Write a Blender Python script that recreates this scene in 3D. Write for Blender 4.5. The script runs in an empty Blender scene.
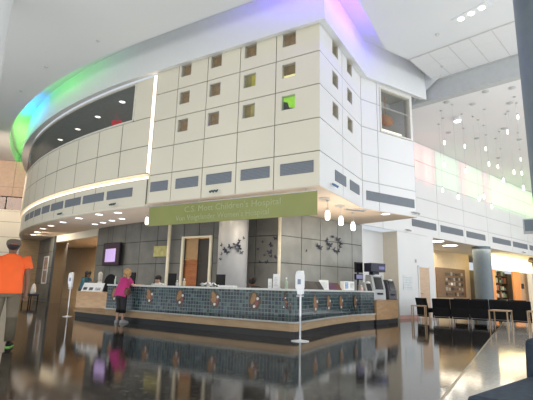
import bpy, bmesh, math, random
from math import sin, cos, pi, radians, atan2, hypot, sqrt
from mathutils import Vector, Matrix
random.seed(7)
SC = bpy.context.scene
COL = SC.collection
V = Vector

# ------------------------------------------------------------------ materials
def new_mat(name):
    m = bpy.data.materials.new(name); m.use_nodes = True
    nt = m.node_tree
    b = nt.nodes.get('Principled BSDF')
    return m, nt, b

def mat(name, col, rough=0.5, metal=0.0, var=0.06, scale=6.0, emit=None, es=0.0, alpha=1.0, trans=0.0, spec=0.5):
    m, nt, b = new_mat(name)
    b.inputs['Roughness'].default_value = rough
    b.inputs['Metallic'].default_value = metal
    b.inputs['Specular IOR Level'].default_value = spec
    tc = nt.nodes.new('ShaderNodeTexCoord')
    nz = nt.nodes.new('ShaderNodeTexNoise'); nz.inputs['Scale'].default_value = scale
    nt.links.new(tc.outputs['Object'], nz.inputs['Vector'])
    rp = nt.nodes.new('ShaderNodeValToRGB')
    c = V(col[:3])
    lo = [max(0, x*(1-var)) for x in c]; hi = [min(1, x*(1+var)) for x in c]
    rp.color_ramp.elements[0].position = .3; rp.color_ramp.elements[1].position = .7
    rp.color_ramp.elements[0].color = (*lo, 1); rp.color_ramp.elements[1].color = (*hi, 1)
    nt.links.new(nz.outputs['Fac'], rp.inputs['Fac'])
    nt.links.new(rp.outputs['Color'], b.inputs['Base Color'])
    if emit:
        b.inputs['Emission Color'].default_value = (*emit, 1); b.inputs['Emission Strength'].default_value = es
    b.inputs['Alpha'].default_value = alpha
    b.inputs['Transmission Weight'].default_value = trans
    return m

def glass_mat(name, tint=(.8, .85, .85), fac=.12):
    m = bpy.data.materials.new(name); m.use_nodes = True
    nt = m.node_tree; nt.nodes.clear()
    o = nt.nodes.new('ShaderNodeOutputMaterial'); mx = nt.nodes.new('ShaderNodeMixShader')
    t = nt.nodes.new('ShaderNodeBsdfTransparent'); g = nt.nodes.new('ShaderNodeBsdfGlossy')
    t.inputs['Color'].default_value = (*tint, 1); g.inputs['Roughness'].default_value = .03
    mx.inputs['Fac'].default_value = fac
    nt.links.new(t.outputs[0], mx.inputs[1]); nt.links.new(g.outputs[0], mx.inputs[2]); nt.links.new(mx.outputs[0], o.inputs[0])
    return m

def wood_mat(name, c1, c2, scale=3.0, rough=.4, stretch=(1, 1, 8)):
    m, nt, b = new_mat(name)
    tc = nt.nodes.new('ShaderNodeTexCoord'); mp = nt.nodes.new('ShaderNodeMapping')
    mp.inputs['Scale'].default_value = stretch
    nz = nt.nodes.new('ShaderNodeTexNoise'); nz.inputs['Scale'].default_value = scale; nz.inputs['Detail'].default_value = 6
    rp = nt.nodes.new('ShaderNodeValToRGB')
    rp.color_ramp.elements[0].color = (*c1, 1); rp.color_ramp.elements[1].color = (*c2, 1)
    rp.color_ramp.elements[0].position = .3; rp.color_ramp.elements[1].position = .7
    nt.links.new(tc.outputs['Object'], mp.inputs['Vector']); nt.links.new(mp.outputs[0], nz.inputs['Vector'])
    nt.links.new(nz.outputs['Fac'], rp.inputs['Fac']); nt.links.new(rp.outputs[0], b.inputs['Base Color'])
    b.inputs['Roughness'].default_value = rough
    return m

def terrazzo_mat(name, base, chip, chip2, rough, scale, bump=.02, ior=1.5, blotch=.5):
    m, nt, b = new_mat(name)
    tc = nt.nodes.new('ShaderNodeTexCoord')
    n1 = nt.nodes.new('ShaderNodeTexVoronoi'); n1.inputs['Scale'].default_value = scale
    n2 = nt.nodes.new('ShaderNodeTexNoise'); n2.inputs['Scale'].default_value = .6; n2.inputs['Detail'].default_value = 4
    nt.links.new(tc.outputs['Object'], n1.inputs['Vector']); nt.links.new(tc.outputs['Object'], n2.inputs['Vector'])
    rp = nt.nodes.new('ShaderNodeValToRGB'); e = rp.color_ramp.elements
    e[0].position = 0; e[0].color = (*chip, 1); e[1].position = .55; e[1].color = (*base, 1)
    x = e.new(.25); x.color = (*chip2, 1)
    nt.links.new(n1.outputs['Color'], rp.inputs['Fac'])
    mx = nt.nodes.new('ShaderNodeMix'); mx.data_type = 'RGBA'; mx.blend_type = 'MULTIPLY'; mx.inputs[0].default_value = blotch
    nt.links.new(rp.outputs[0], mx.inputs[6]); nt.links.new(n2.outputs['Fac'], mx.inputs[7])
    nt.links.new(mx.outputs[2], b.inputs['Base Color'])
    b.inputs['Roughness'].default_value = rough
    b.inputs['IOR'].default_value = ior
    n3 = nt.nodes.new('ShaderNodeTexNoise'); n3.inputs['Scale'].default_value = 5.0; n3.inputs['Detail'].default_value = 8; n3.inputs['Roughness'].default_value = .75
    nt.links.new(tc.outputs['Object'], n3.inputs['Vector'])
    bp = nt.nodes.new('ShaderNodeBump'); bp.inputs['Strength'].default_value = bump; bp.inputs['Distance'].default_value = .05
    nt.links.new(n3.outputs['Fac'], bp.inputs['Height']); nt.links.new(bp.outputs[0], b.inputs['Normal'])
    return m

def mosaic_mat():
    # square glass tiles: u runs along the counter (x + y), v is height
    m, nt, b = new_mat('mosaic_tile')
    N = nt.nodes.new; L = nt.links.new
    tc = N('ShaderNodeTexCoord'); sp = N('ShaderNodeSeparateXYZ'); L(tc.outputs['Object'], sp.inputs[0])
    def mth(op, a, bv=None):
        n = N('ShaderNodeMath'); n.operation = op
        for i, q in enumerate((a, bv)):
            if q is None: continue
            if isinstance(q, (int, float)): n.inputs[i].default_value = q
            else: L(q, n.inputs[i])
        return n.outputs[0]
    T = .088
    u = mth('DIVIDE', mth('ADD', sp.outputs[0], sp.outputs[1]), T); v = mth('DIVIDE', sp.outputs[2], T)
    fu, fv = mth('FRACT', u), mth('FRACT', v)
    gu = mth('MINIMUM', fu, mth('SUBTRACT', 1.0, fu)); gv = mth('MINIMUM', fv, mth('SUBTRACT', 1.0, fv))
    g = mth('LESS_THAN', mth('MINIMUM', gu, gv), .085)
    cb = N('ShaderNodeCombineXYZ'); L(mth('FLOOR', u), cb.inputs[0]); L(mth('FLOOR', v), cb.inputs[1])
    wn = N('ShaderNodeTexWhiteNoise'); wn.noise_dimensions = '3D'; L(cb.outputs[0], wn.inputs['Vector'])
    rp = N('ShaderNodeValToRGB'); rp.color_ramp.interpolation = 'CONSTANT'; e = rp.color_ramp.elements
    cols = [(.006, .014, .022), (.008, .027, .037), (.013, .042, .050), (.009, .02, .045), (.025, .06, .066), (.004, .008, .012), (.06, .09, .09)]
    e[0].position = 0; e[0].color = (*cols[0], 1); e[1].position = .9; e[1].color = (*cols[6], 1)
    for i in range(1, 6):
        k = e.new(.02+.16*i); k.color = (*cols[i], 1)
    L(wn.outputs['Value'], rp.inputs['Fac'])
    mx = N('ShaderNodeMix'); mx.data_type = 'RGBA'; L(g, mx.inputs[0]); L(rp.outputs[0], mx.inputs[6])
    mx.inputs[7].default_value = (.105, .13, .125, 1)
    L(mx.outputs[2], b.inputs['Base Color'])
    b.inputs['Roughness'].default_value = .22
    return m

M = {}
M['panel'] = mat('cream_panel', (.79, .745, .615), .45, var=.02, scale=.6)
M['panel_joint'] = mat('panel_joint_grey', (.27, .27, .25), .7)
M['panel_white'] = mat('white_panel', (.82, .82, .82), .45, var=.02, scale=.5)
M['joint_white'] = mat('pale_joint', (.52, .53, .53), .7)
M['ceiling'] = mat('ceiling_white', (.72, .74, .74), .8, var=.015, scale=.4)
M['ceiling_hall'] = mat('ceiling_hall_white', (.82, .81, .80), .8, var=.015, scale=.4)
M['fascia'] = mat('fascia_white', (.80, .82, .82), .5, var=.01)
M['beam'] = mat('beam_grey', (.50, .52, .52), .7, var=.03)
M['soffit'] = mat('soffit_beige_lit', (.80, .66, .53), .7, var=.03)  # beige, warmed so the colour carries light from pendants and floor
M['vent'] = mat('vent_slate', (.17, .19, .22), .6, var=.1, scale=30)
M['vent_slat'] = mat('vent_slat_slate', (.24, .27, .31), .5, var=.05)
M['lit_tile'] = mat('grey_wall_tile_lit', (.25, .255, .235), .35, var=.14, scale=2.0)  # lighter copy of the wall tile, stronger light put into its colour
M['dark_tile'] = mat('grey_wall_tile', (.14, .14, .128), .35, var=.16, scale=2.0)
M['dark_joint'] = mat('wall_tile_joint', (.03, .03, .028), .6)
M['tan'] = mat('tan_wall', (.62, .46, .28), .8, var=.04)
M['cafe_wall'] = mat('cafe_beige_wall', (.72, .56, .36), .8, var=.04)
M['brown'] = mat('brown_dark', (.10, .065, .035), .6, var=.15)
M['door_wood'] = wood_mat('door_wood', (.30, .09, .025), (.42, .15, .045), 3, .45)
M['pale_door'] = wood_mat('pale_door_wood', (.62, .42, .28), (.72, .52, .36), 3, .5)
M['wood'] = wood_mat('counter_wood', (.40, .235, .115), (.54, .34, .18), 2.5, .35, (1, 1, 5))
M['wood_dark'] = wood_mat('counter_plinth_wood', (.46, .31, .18), (.58, .41, .25), 2.5, .4, (1, 1, 6))
M['kick'] = mat('kick_black', (.02, .021, .024), .35)
M['top'] = mat('counter_top_stone', (.55, .56, .53), .25, var=.1, scale=20)
M['mosaic'] = mosaic_mat()
M['floor'] = terrazzo_mat('dark_terrazzo', (.024, .0215, .020), (.24, .215, .19), (.05, .045, .04), .06, 22, .012, 1.55)
M['floor_light'] = terrazzo_mat('cream_terrazzo', (.62, .57, .49), (.76, .72, .64), (.50, .46, .40), .08, 40, .010, 1.5, .18)
M['white'] = mat('plastic_white', (.82, .83, .85), .4, var=.02)
M['paper'] = mat('paper_white', (.85, .85, .84), .7, var=.03)
M['black'] = mat('plastic_black', (.006, .006, .007), .45, spec=.3)
M['screen'] = mat('screen_black', (.01, .01, .013), .15)
M['steel'] = mat('brushed_steel', (.50, .51, .52), .35, .7, var=.08)
M['silver'] = mat('silver_paint', (.42, .44, .45), .4, .2, var=.08)
M['pole'] = mat('pale_gold_pole', (.66, .60, .46), .35, .2, emit=(1, .9, .65), es=.12)
M['column_grey'] = mat('column_blue_grey', (.16, .20, .23), .5, var=.04)
M['column_white'] = mat('column_white', (.42, .43, .44), .45, var=.03)
M['sign'] = mat('olive_sign', (.27, .29, .09), .35, var=.06, scale=1.2)
M['sign_text'] = mat('sign_lettering', (.40, .44, .24), .5)
M['chair_black'] = mat('chair_black_vinyl', (.005, .005, .007), .6, var=.2, spec=.25)
M['chair_navy'] = mat('armchair_navy_fabric', (.035, .055, .085), .75, var=.25, scale=20)
M['tablewood'] = wood_mat('table_wood', (.40, .26, .14), (.52, .35, .20), 4, .4)
M['leg_metal'] = mat('chair_leg_metal', (.35, .33, .31), .35, .8)
M['pink_reflect_base'] = mat('baseboard_pink_reflect', (.72, .42, .35), .5)  # pink reflection painted in as the baseboard colour
M['glass'] = glass_mat('window_glass')
M['glass_dark'] = glass_mat('strip_window_glass', (.55, .58, .58), .10)
M['lamp'] = mat('lamp_glow', (1, .97, .9), .5, emit=(1, .95, .84), es=9)
M['pend_glow'] = mat('pendant_glow', (1, .97, .9), .5, emit=(1, .92, .80), es=3)
M['down_glow'] = mat('downlight_glow', (1, .97, .9), .5, emit=(1, .93, .82), es=3.5)
M['strip_glow'] = mat('light_strip_glow', (1, .92, .82), .5, emit=(1, .80, .64), es=1.7)
M['blind'] = mat('window_blind_brown', (.34, .20, .09), .7, var=.3, scale=9, emit=(.5, .28, .1), es=.12)  # faint emission carries the glow of the lit room behind
M['bfly'] = mat('butterfly_blue_black', (.018, .022, .045), .4, var=.4)
M['cord'] = mat('cord_grey', (.5, .5, .5), .5)
M['butter'] = mat('reveal_white', (.74, .72, .64), .5)

# ------------------------------------------------------------------ mesh builder
class MB:
    def __init__(s): s.v = []; s.f = []; s.mi = []; s.cur = 0
    def add(s, vs, fs):
        n = len(s.v); s.v += [V(p) for p in vs]
        for f in fs: s.f.append([i+n for i in f]); s.mi.append(s.cur)
    def quad(s, a, b, c, d): s.add([a, b, c, d], [(0, 1, 2, 3)])
    def box(s, c, d, rz=0, rx=0, ry=0):
        R = Matrix.Rotation(rz, 3, 'Z') @ Matrix.Rotation(rx, 3, 'X') @ Matrix.Rotation(ry, 3, 'Y'); c = V(c)
        h = [x/2 for x in d]
        vs = [c + R @ V((sx*h[0], sy*h[1], sz*h[2])) for sz in (-1, 1) for sx, sy in ((-1, -1), (1, -1), (1, 1), (-1, 1))]
        s.add(vs, [(3, 2, 1, 0), (4, 5, 6, 7), (0, 1, 5, 4), (1, 2, 6, 5), (2, 3, 7, 6), (3, 0, 4, 7)])
    def bb(s, x0, x1, y0, y1, z0, z1): s.box(((x0+x1)/2, (y0+y1)/2, (z0+z1)/2), (abs(x1-x0), abs(y1-y0), abs(z1-z0)))
    def loft(s, rings, cap=True, closed=True):
        n = len(rings[0]); base = len(s.v)
        vs = [p for r in rings for p in r]; fs = []
        for i in range(len(rings)-1):
            for j in range(n if closed else n-1):
                k = (j+1) % n
                fs.append((i*n+j, i*n+k, (i+1)*n+k, (i+1)*n+j))
        if cap and closed:
            fs.append(tuple(range(n-1, -1, -1))); fs.append(tuple((len(rings)-1)*n+j for j in range(n)))
        s.add(vs, fs)
    def tube(s, pts, r, n=10):
        pts = [V(p) for p in pts]; rs = r if isinstance(r, (list, tuple)) else [r]*len(pts)
        rings = []; a = None
        for i, p in enumerate(pts):
            d = (pts[min(i+1, len(pts)-1)] - pts[max(i-1, 0)]).normalized()
            if a is None:
                a = d.cross(V((0, 0, 1)))
                if a.length < .05: a = d.cross(V((0, 1, 0)))
            else:
                a = a - d*a.dot(d)
            a.normalize(); b = a.cross(d)
            rings.append([p + (a*cos(2*pi*k/n)+b*sin(2*pi*k/n))*rs[i] for k in range(n)])
        s.loft(rings)
    def cyl(s, c, r, z0, z1, n=24, r1=None):
        r1 = r if r1 is None else r1
        s.loft([[(c[0]+q*cos(2*pi*k/n), c[1]+q*sin(2*pi*k/n), z) for k in range(n)] for q, z in ((r, z0), (r1, z1))])
    def lathe(s, c, prof, n=20):
        s.loft([[(c[0]+max(r, 1e-4)*cos(2*pi*k/n), c[1]+max(r, 1e-4)*sin(2*pi*k/n), c[2]+z) for k in range(n)] for r, z in prof])
    def ell(s, c, rad, n=14, m=8, R=None):
        c = V(c); rings = []
        for i in range(m+1):
            t = -pi/2 + pi*i/m; q = max(cos(t), .02)
            ring = []
            for k in range(n):
                p = V((rad[0]*q*cos(2*pi*k/n), rad[1]*q*sin(2*pi*k/n), rad[2]*sin(t)))
                ring.append(c + (R @ p if R else p))
            rings.append(ring)
        s.loft(rings)
    def prism(s, poly, z0, z1):
        s.loft([[(x, y, z0) for x, y in poly], [(x, y, z1) for x, y in poly]])
    def build(s, name, m, parent=None, world=True, smooth=False, bevel=0.0):
        me = bpy.data.meshes.new(name)
        vs = s.v
        if parent is not None and world:
            inv = (Matrix.Translation(parent['_loc']) @ Matrix.Rotation(parent['_rz'], 4, 'Z')).inverted() if '_loc' in parent else None
            if inv is None and parent.parent is not None and '_loc' in parent.parent:
                q = parent.parent; inv = (Matrix.Translation(q['_loc']) @ Matrix.Rotation(q['_rz'], 4, 'Z')).inverted()
            if inv is not None: vs = [inv @ p for p in vs]
        me.from_pydata([tuple(p) for p in vs], [], s.f); me.update()
        ms = m if isinstance(m, (list, tuple)) else [m]
        for q in ms: me.materials.append(q)
        if len(ms) > 1: me.polygons.foreach_set('material_index', s.mi)
        bm = bmesh.new(); bm.from_mesh(me); bmesh.ops.recalc_face_normals(bm, faces=bm.faces); bm.to_mesh(me); bm.free()
        if smooth:
            me.polygons.foreach_set('use_smooth', [True]*len(me.polygons))
        o = bpy.data.objects.new(name, me); COL.objects.link(o)
        if parent is not None: o.parent = parent
        if bevel:
            b = o.modifiers.new('bevel', 'BEVEL'); b.width = bevel; b.segments = 2; b.limit_method = 'ANGLE'
        return o

def thing(name, label, cat, loc=(0, 0, 0), rz=0, group=None):
    o = bpy.data.objects.new(name, None); COL.objects.link(o)
    o.empty_display_size = .1
    o.location = loc; o.rotation_euler = (0, 0, rz); o['label'] = label; o['category'] = cat
    o['_loc'] = list(loc); o['_rz'] = rz
    if group: o['group'] = group
    return o
def tag(o, label, cat, group=None):
    o['label'] = label; o['category'] = cat
    if group: o['group'] = group
    return o
def struct(o): o['kind'] = 'structure'; return o
def dup(root, loc, rz=None, label=None):
    r = root.copy(); COL.objects.link(r); r.location = loc
    if rz is not None: r.rotation_euler = (0, 0, rz)
    if label: r['label'] = label
    for ch in list(root.children):
        c = ch.copy(); COL.objects.link(c); c.parent = r
        for g in ch.children:
            d = g.copy(); COL.objects.link(d); d.parent = c
    return r
ORD = ['first', 'second', 'third', 'fourth', 'fifth', 'sixth', 'seventh', 'eighth', 'ninth', 'tenth', 'eleventh', 'twelfth', 'thirteenth', 'fourteenth']

# ------------------------------------------------------------------ reference surfaces
HC = 8.6            # main ceiling
HS = 3.55           # soffit
CEN = V((-9.9, 36.5)); RD = 27.0
def S_front(u, z, o=0): return V((u, 9.42-o, z))
def S_right(u, z, o=0): return V((-4.1+o, u, z))
CD = V((.4555, .8902, 0)); CN = V((.8902, -.4555, 0))
def S_cham(u, z, o=0): return V((-4.1, 12.75, z)) + CD*u + CN*o
def S_drum(t, z, o=0): return V((CEN.x-(RD+o)*sin(t), CEN.y-(RD+o)*cos(t), z))
AW = radians(18.9); AX = V((sin(AW), cos(AW), 0)); AN = V((cos(AW), -sin(AW), 0)); PR = V((-4.38, 18.12, 0))
def S_rw(u, z, o=0): return PR + AX*u + AN*o + V((0, 0, z))
def ruw(y): return (y-18.12)/cos(AW)

def rects_minus(u0, u1, z0, z1, holes):
    out = [(u0, u1, z0, z1)]
    for h in holes:
        nx = []
        for a, b, c, d in out:
            ha, hb, hc, hd = max(a, h[0]), min(b, h[1]), max(c, h[2]), min(d, h[3])
            if ha >= hb-1e-6 or hc >= hd-1e-6: nx.append((a, b, c, d)); continue
            if ha > a: nx.append((a, ha, c, d))
            if hb < b: nx.append((hb, b, c, d))
            if hc > c: nx.append((ha, hb, c, hc))
            if hd < d: nx.append((ha, hb, hd, d))
        out = nx
    return out
def patch(mb, S, u0, u1, z0, z1, o, step=None):
    n = 1 if step is None else max(1, int(math.ceil(abs(u1-u0)/step)))
    for i in range(n):
        a = u0+(u1-u0)*i/n; b = u0+(u1-u0)*(i+1)/n
        mb.quad(S(a, z0, o), S(b, z0, o), S(b, z1, o), S(a, z1, o))
def facade(name, S, us, zs, holes=(), gu=.012, gz=.012, step=None, mats=None, skip=()):
    """panels with real open joints over a backing 3 cm behind; holes are (u0,u1,z0,z1)"""
    mb = MB()
    mb.cur = 1
    for r in rects_minus(us[0], us[-1], zs[0], zs[-1], holes): patch(mb, S, *r, -.03, step)
    mb.cur = 0
    for i in range(len(us)-1):
        for j in range(len(zs)-1):
            u0, u1, z0, z1 = us[i]+gu, us[i+1]-gu, zs[j]+gz, zs[j+1]-gz
            for r in rects_minus(u0, u1, z0, z1, holes): patch(mb, S, *r, 0, step)
            if step is None:
                for a, b in (((u0, z0), (u1, z0)), ((u1, z0), (u1, z1)), ((u1, z1), (u0, z1)), ((u0, z1), (u0, z0))):
                    mb.quad(S(*a, 0), S(*b, 0), S(*b, -.03), S(*a, -.03))
    return struct(mb.build(name, mats or [M['panel'], M['panel_joint']]))

# ================================================================== FLOOR
mb = MB(); mb.bb(-45, -.82, -16, 60, -.2, 0); struct(mb.build('floor', M['floor']))
mb = MB(); mb.bb(-.82, 25, -16, 60, -.2, 0); struct(mb.build('floor', M['floor_light']))
mb = MB(); mb.bb(-.84, -.81, -16, 60, -.01, .002); struct(mb.build('trim_1', mat('brass_divider', (.35, .3, .2), .3, .8)))

# ================================================================== CURVED DRUM (left)
TH0 = .0095
tj = [TH0, .022, .066, .11, .164, .227, .276, .325, .375, .425, .475, .525, .575, .625, .675, .725, .8]
tj = [TH0, .11, .164, .227, .276, .325, .375, .425, .475, .525, .58, .64, .7, .8]
tj = [TH0, .06, .11, .164, .227, .276, .325, .375, .425, .475, .525, .58, .64, .7, .8]
WIN = (.04, .7, 6.55, 7.9)
gt = .0005
facade('wall_curved_upper', S_drum, tj, [4.58, 5.52, 6.5, 7.95], [WIN], gt, .012, .015)
# lower band, set back 6 cm, with a rolled lower edge
S_low = lambda t, z, o=0: S_drum(t, z, o-.08)
facade('wall_curved_lower', S_low, [TH0]+tj[2:], [HS+.02, 4.42], [], gt, .012, .015)
mb = MB()   # ledge closing the light slot
for i in range(60):
    a = TH0+(.8-TH0)*i/60; b = TH0+(.8-TH0)*(i+1)/60
    mb.quad(S_drum(a, 4.58, 0), S_drum(b, 4.58, 0), S_drum(b, 4.58, -.35), S_drum(a, 4.58, -.35))
    mb.quad(S_drum(a, 4.58, -.35), S_drum(b, 4.58, -.35), S_drum(b, 4.42, -.35), S_drum(a, 4.42, -.35))
    mb.quad(S_drum(a, 4.42, -.08), S_drum(b, 4.42, -.08), S_drum(b, 4.42, -.35), S_drum(a, 4.42, -.35))
struct(mb.build('trim_2', M['panel']))
o = MB()
for i in range(60):
    a = TH0+.002+(.75-TH0)*i/60; b = TH0+.002+(.75-TH0)*(i+1)/60
    ra = [S_drum(a, 4.44, -.12), S_drum(a, 4.44, -.2), S_drum(a, 4.52, -.2), S_drum(a, 4.52, -.12)]
    rb = [S_drum(b, 4.44, -.12), S_drum(b, 4.44, -.2), S_drum(b, 4.52, -.2), S_drum(b, 4.52, -.12)]
    o.loft([ra, rb], cap=(i in (0, 59)))
tag(o.build('light_strip', M['strip_glow']), 'warm glowing light strip curving under the upper panels of the round balcony', 'light')
# vents on the lower band
def vent_surface(S, u0, u1, z0, z1, label, group, step=None):
    c = S((u0+u1)/2, z0, 0)
    t = thing('air_vent', label, 'vent', tuple(c), 0, group)
    n = 1 if step is None else max(1, int(math.ceil((u1-u0)/step)))
    p = MB(); p2 = MB()
    for i in range(n):
        a = u0+(u1-u0)*i/n; b = u0+(u1-u0)*(i+1)/n
        p.loft([[S(a, z0, -.01), S(a, z0, .012), S(a, z1, .012), S(a, z1, -.01)], [S(b, z0, -.01), S(b, z0, .012), S(b, z1, .012), S(b, z1, -.01)]], cap=(i in (0, n-1)))
        k = 7
        for j in range(k):
            za = z0+.02+(z1-z0-.04)*j/k; zb = za+(z1-z0-.04)/k*.5
            p2.quad(S(a, za, .014), S(b, za, .014), S(b, zb, .024), S(a, zb, .024))
    p.build('vent_frame', M['vent'], t); p2.build('vent_slats', M['vent_slat'], t)
for i, (a, b) in enumerate([(.034, .083), (.09, .139), (.145, .19), (.197, .24), (.247, .281), (.289, .323), (.33, .357), (.365, .4)]):
    vent_surface(S_low, a, b, 3.9, 4.2, 'slate grey vent on the curved balcony band, %s from its right end' % ORD[i], 'vents on the curved band', .015)
# strip window glass, frame, and the room behind it
t = MB()
for z in (6.5, 7.86):
    for i in range(44):
        a = WIN[0]+(WIN[1]-WIN[0])*i/44; b = WIN[0]+(WIN[1]-WIN[0])*(i+1)/44
        t.loft([[S_drum(q, z, .03), S_drum(q, z, -.05), S_drum(q, z+.06, -.05), S_drum(q, z+.06, .03)] for q in (a, b)], cap=(i in (0, 43)))
t.loft([[S_drum(q, 6.5, .03), S_drum(q, 6.5, -.05), S_drum(q, 7.9, -.05), S_drum(q, 7.9, .03)] for q in (WIN[0], WIN[0]+.0018)])
w1 = struct(t.build('window_1', M['butter']))
t = MB()
for i in range(44):
    a = WIN[0]+(WIN[1]-WIN[0])*i/44; b = WIN[0]+(WIN[1]-WIN[0])*(i+1)/44
    t.quad(S_drum(a, 6.56, -.02), S_drum(b, 6.56, -.02), S_drum(b, 7.88, -.02), S_drum(a, 7.88, -.02))
t.build('pane', M['glass_dark'], w1)
mb = MB()
for i in range(50):
    a = .012+.78*i/50; b = .012+.78*(i+1)/50
    mb.quad(S_drum(a, 8.0, -.1), S_drum(b, 8.0, -.1), S_drum(b, 8.0, -6), S_drum(a, 8.0, -6))
    mb.quad(S_drum(a, 4.6, -6), S_drum(b, 4.6, -6), S_drum(b, 8.0, -6), S_drum(a, 8.0, -6))
struct(mb.build('ceiling_gallery', mat('gallery_ceiling_grey', (.42, .44, .42), .8, emit=(.7, .75, .72), es=.07)))  # faint emission puts lamp light into the ceiling itself
def round_light(name, label, cat, c, r, group, up=None):
    t = thing(name, label, cat, c, 0, group)
    a = MB(); a.lathe(c, [(r*1.35, 0), (r*1.35, -.015), (r, -.015), (r, 0)], 20); a.build('trim_ring', M['white'], t)
    b = MB(); b.cyl(c, r*.98, c[2]-.012, c[2]-.004, 18); b.build('lens', M['down_glow'], t)
    return t
for i, (x, y) in enumerate([(-12.83, 10.49), (-14.97, 11.06), (-17.06, 11.63), (-19.14, 12.17), (-20.9, 13.2)]):
    round_light('recessed_light', 'round ceiling light seen through the curved strip window, %s from its right end' % ORD[i], 'light', (x, y, 8.0), .115, 'lights behind the strip window')
# red heart sign hung in that room, and dark beam boxes
t = MB()
pts = []
for k in range(24):
    a = 2*pi*k/24
    pts.append((16*sin(a)**3/16*.24, (13*cos(a)-5*cos(2*a)-2*cos(3*a)-cos(4*a))/16*.24))
base = V((-14.1, 11.35, 7.62)); fd = V((.87, .5, 0))
rings = [[base + fd*px + V((-.5, .87, 0))*dy + V((0, 0, pz)) for px, pz in pts] for dy in (0, .05)]
t.loft(rings); t.tube([base+V((0, 0, .15)), base+V((0, 0, .38))], .01, 6)
tag(t.build('heart_sign', mat('red_sign', (.6, .03, .04), .4, emit=(1, .05, .08), es=.5)), 'small red sign hanging behind the curved strip window', 'sign')
for (x, y, rz) in ((-16.6, 10.75, .25), (-18.2, 11.15, .3), (-19.8, 11.7, .38)):
    pass
# vertical light slot between drum and box
mb = MB(); mb.bb(-10.16, -9.9, 9.62, 9.70, 3.57, 8.0); struct(mb.build('trim_3', M['panel']))
mb = MB(); mb.bb(-10.12, -9.97, 9.47, 9.622, 4.60, 7.94)
tag(mb.build('light_strip', M['strip_glow']), 'tall vertical glowing light strip between round balcony and square upper block', 'light')

# ================================================================== UPPER BLOCK (box)
ZS = [HS+.01, 4.46, 5.34, 6.26, 7.19, 8.13]
UF = [-9.9, -8.97, -7.79, -6.60, -5.40, -4.1]
WX = [-8.66, -7.48, -6.25, -5.0]; WZ = [7.77, 6.84, 5.92]
hs = .215
holesF = [(x-hs, x+hs, z-hs, z+hs) for x in WX for z in WZ]
facade('wall_front_upper', S_front, UF, ZS, holesF, .014, .014)
WY = [10.5, 11.68]
holesR = [(y-.22, y+.22, z-hs, z+hs) for y in WY for z in WZ]
facade('wall_right_upper', S_right, [9.42, 11.05, 12.75], ZS, holesR, .014, .014, mats=[M['panel_white'], M['joint_white']])
CW = (.86, 2.40, 6.26, 7.86)
facade('wall_angled_upper', S_cham, [0, .74, 2.53], ZS, [CW], .014, .014, mats=[M['panel_white'], M['joint_white']])
mb = MB()
mb.quad(V((-2.948, 15.0, HS)), V((-5.3, 15.8, HS)), V((-5.3, 15.8, HC)), V((-2.948, 15.0, HC)))
struct(mb.build('wall_block_end', M['panel_white']))
mb = MB(); mb.bb(-9.92, -9.9, 9.42, 9.7, HS, 8.1); struct(mb.build('wall_block_side', M['panel']))
# small square windows
wn = [2]
BL = {}
def small_window(S, u, z, hw, kind):
    n = wn[0]; wn[0] += 1
    f = MB(); D = -.16
    a, b, c, d = u-hw, u+hw, z-hs, z+hs
    for p, q in (((a, c), (b, c)), ((b, c), (b, d)), ((b, d), (a, d)), ((a, d), (a, c))):
        f.quad(S(*p, .006), S(*q, .006), S(*q, D), S(*p, D))
        m0 = ((p[0]-u)*.93+u, (p[1]-z)*.93+z); m1 = ((q[0]-u)*.93+u, (q[1]-z)*.93+z)
        f.quad(S(*p, .006), S(*q, .006), S(*m1, .006), S(*m0, .006))
    w = struct(f.build('window_%d' % n, M['butter']))
    g = MB(); g.quad(S(a, c, -.05), S(b, c, -.05), S(b, d, -.05), S(a, d, -.05)); g.build('pane', M['glass'], w)
    k = MB()
    if kind == 'blind':
        k.quad(S(a, c, -.14), S(b, c, -.14), S(b, d, -.14), S(a, d, -.14)); k.build('blind', M['blind'], w)
    else:
        cols = {'yellow': [('ybr', (.32, .26, .07), .18), ('ylo', (.50, .42, .05), .35)],
                'lamp': [('brn', (.28, .17, .05), .1), ('lmp', (.9, .75, .35), .9)],
                'green': [('grn', (.30, .62, .03), .75), ('blk', (.02, .02, .02), 0)],
                'amber': [('amb', (.33, .22, .06), .15), ('amb2', (.45, .36, .10), .25)]}[kind]
        ms = []
        for nm, cc, e in cols:
            if nm not in BL: BL[nm] = mat('lit_room_'+nm, cc, .8, var=.2, emit=cc, es=e)
            ms.append(BL[nm])
        m = c+(d-c)*{'yellow': .55, 'lamp': .38, 'green': .30, 'amber': .5}[kind]
        if kind in ('yellow', 'amber'):
            mu = a+(b-a)*.45
            k.cur = 0; k.quad(S(a, c, -.14), S(mu, c, -.14), S(mu, d, -.14), S(a, d, -.14))
            k.cur = 1; k.quad(S(mu, c, -.14), S(b, c, -.14), S(b, d, -.14), S(mu, d, -.14))
        elif kind == 'lamp':
            k.cur = 0; k.quad(S(a, m, -.14), S(b, m, -.14), S(b, d, -.14), S(a, d, -.14))
            k.cur = 1; k.quad(S(a, c, -.14), S(b, c, -.14), S(b, m, -.14), S(a, m, -.14))
        else:
            mu = a+(b-a)*.4
            k.cur = 0; k.quad(S(a, c, -.15), S(b, c, -.15), S(b, d, -.15), S(a, d, -.15))
            k.cur = 1
            k.add([S(a, c, -.14), S(b, c, -.14), S(b, c+.06, -.14), S(mu, m, -.14), S(a+.12, d-.15, -.14), S(a, d-.1, -.14)], [(0, 1, 2, 3, 4, 5)])
        k.build('room_view', ms, w)
for i, x in enumerate(WX):
    for j, z in enumerate(WZ):
        kd = {(2, 1): 'yellow', (2, 2): 'amber', (3, 1): 'lamp', (3, 2): 'green'}.get((i, j), 'blind')
        small_window(S_front, x, z, hs, kd)
for y in WY:
    for z in WZ: small_window(S_right, y, z, .22, 'blind')
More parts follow.
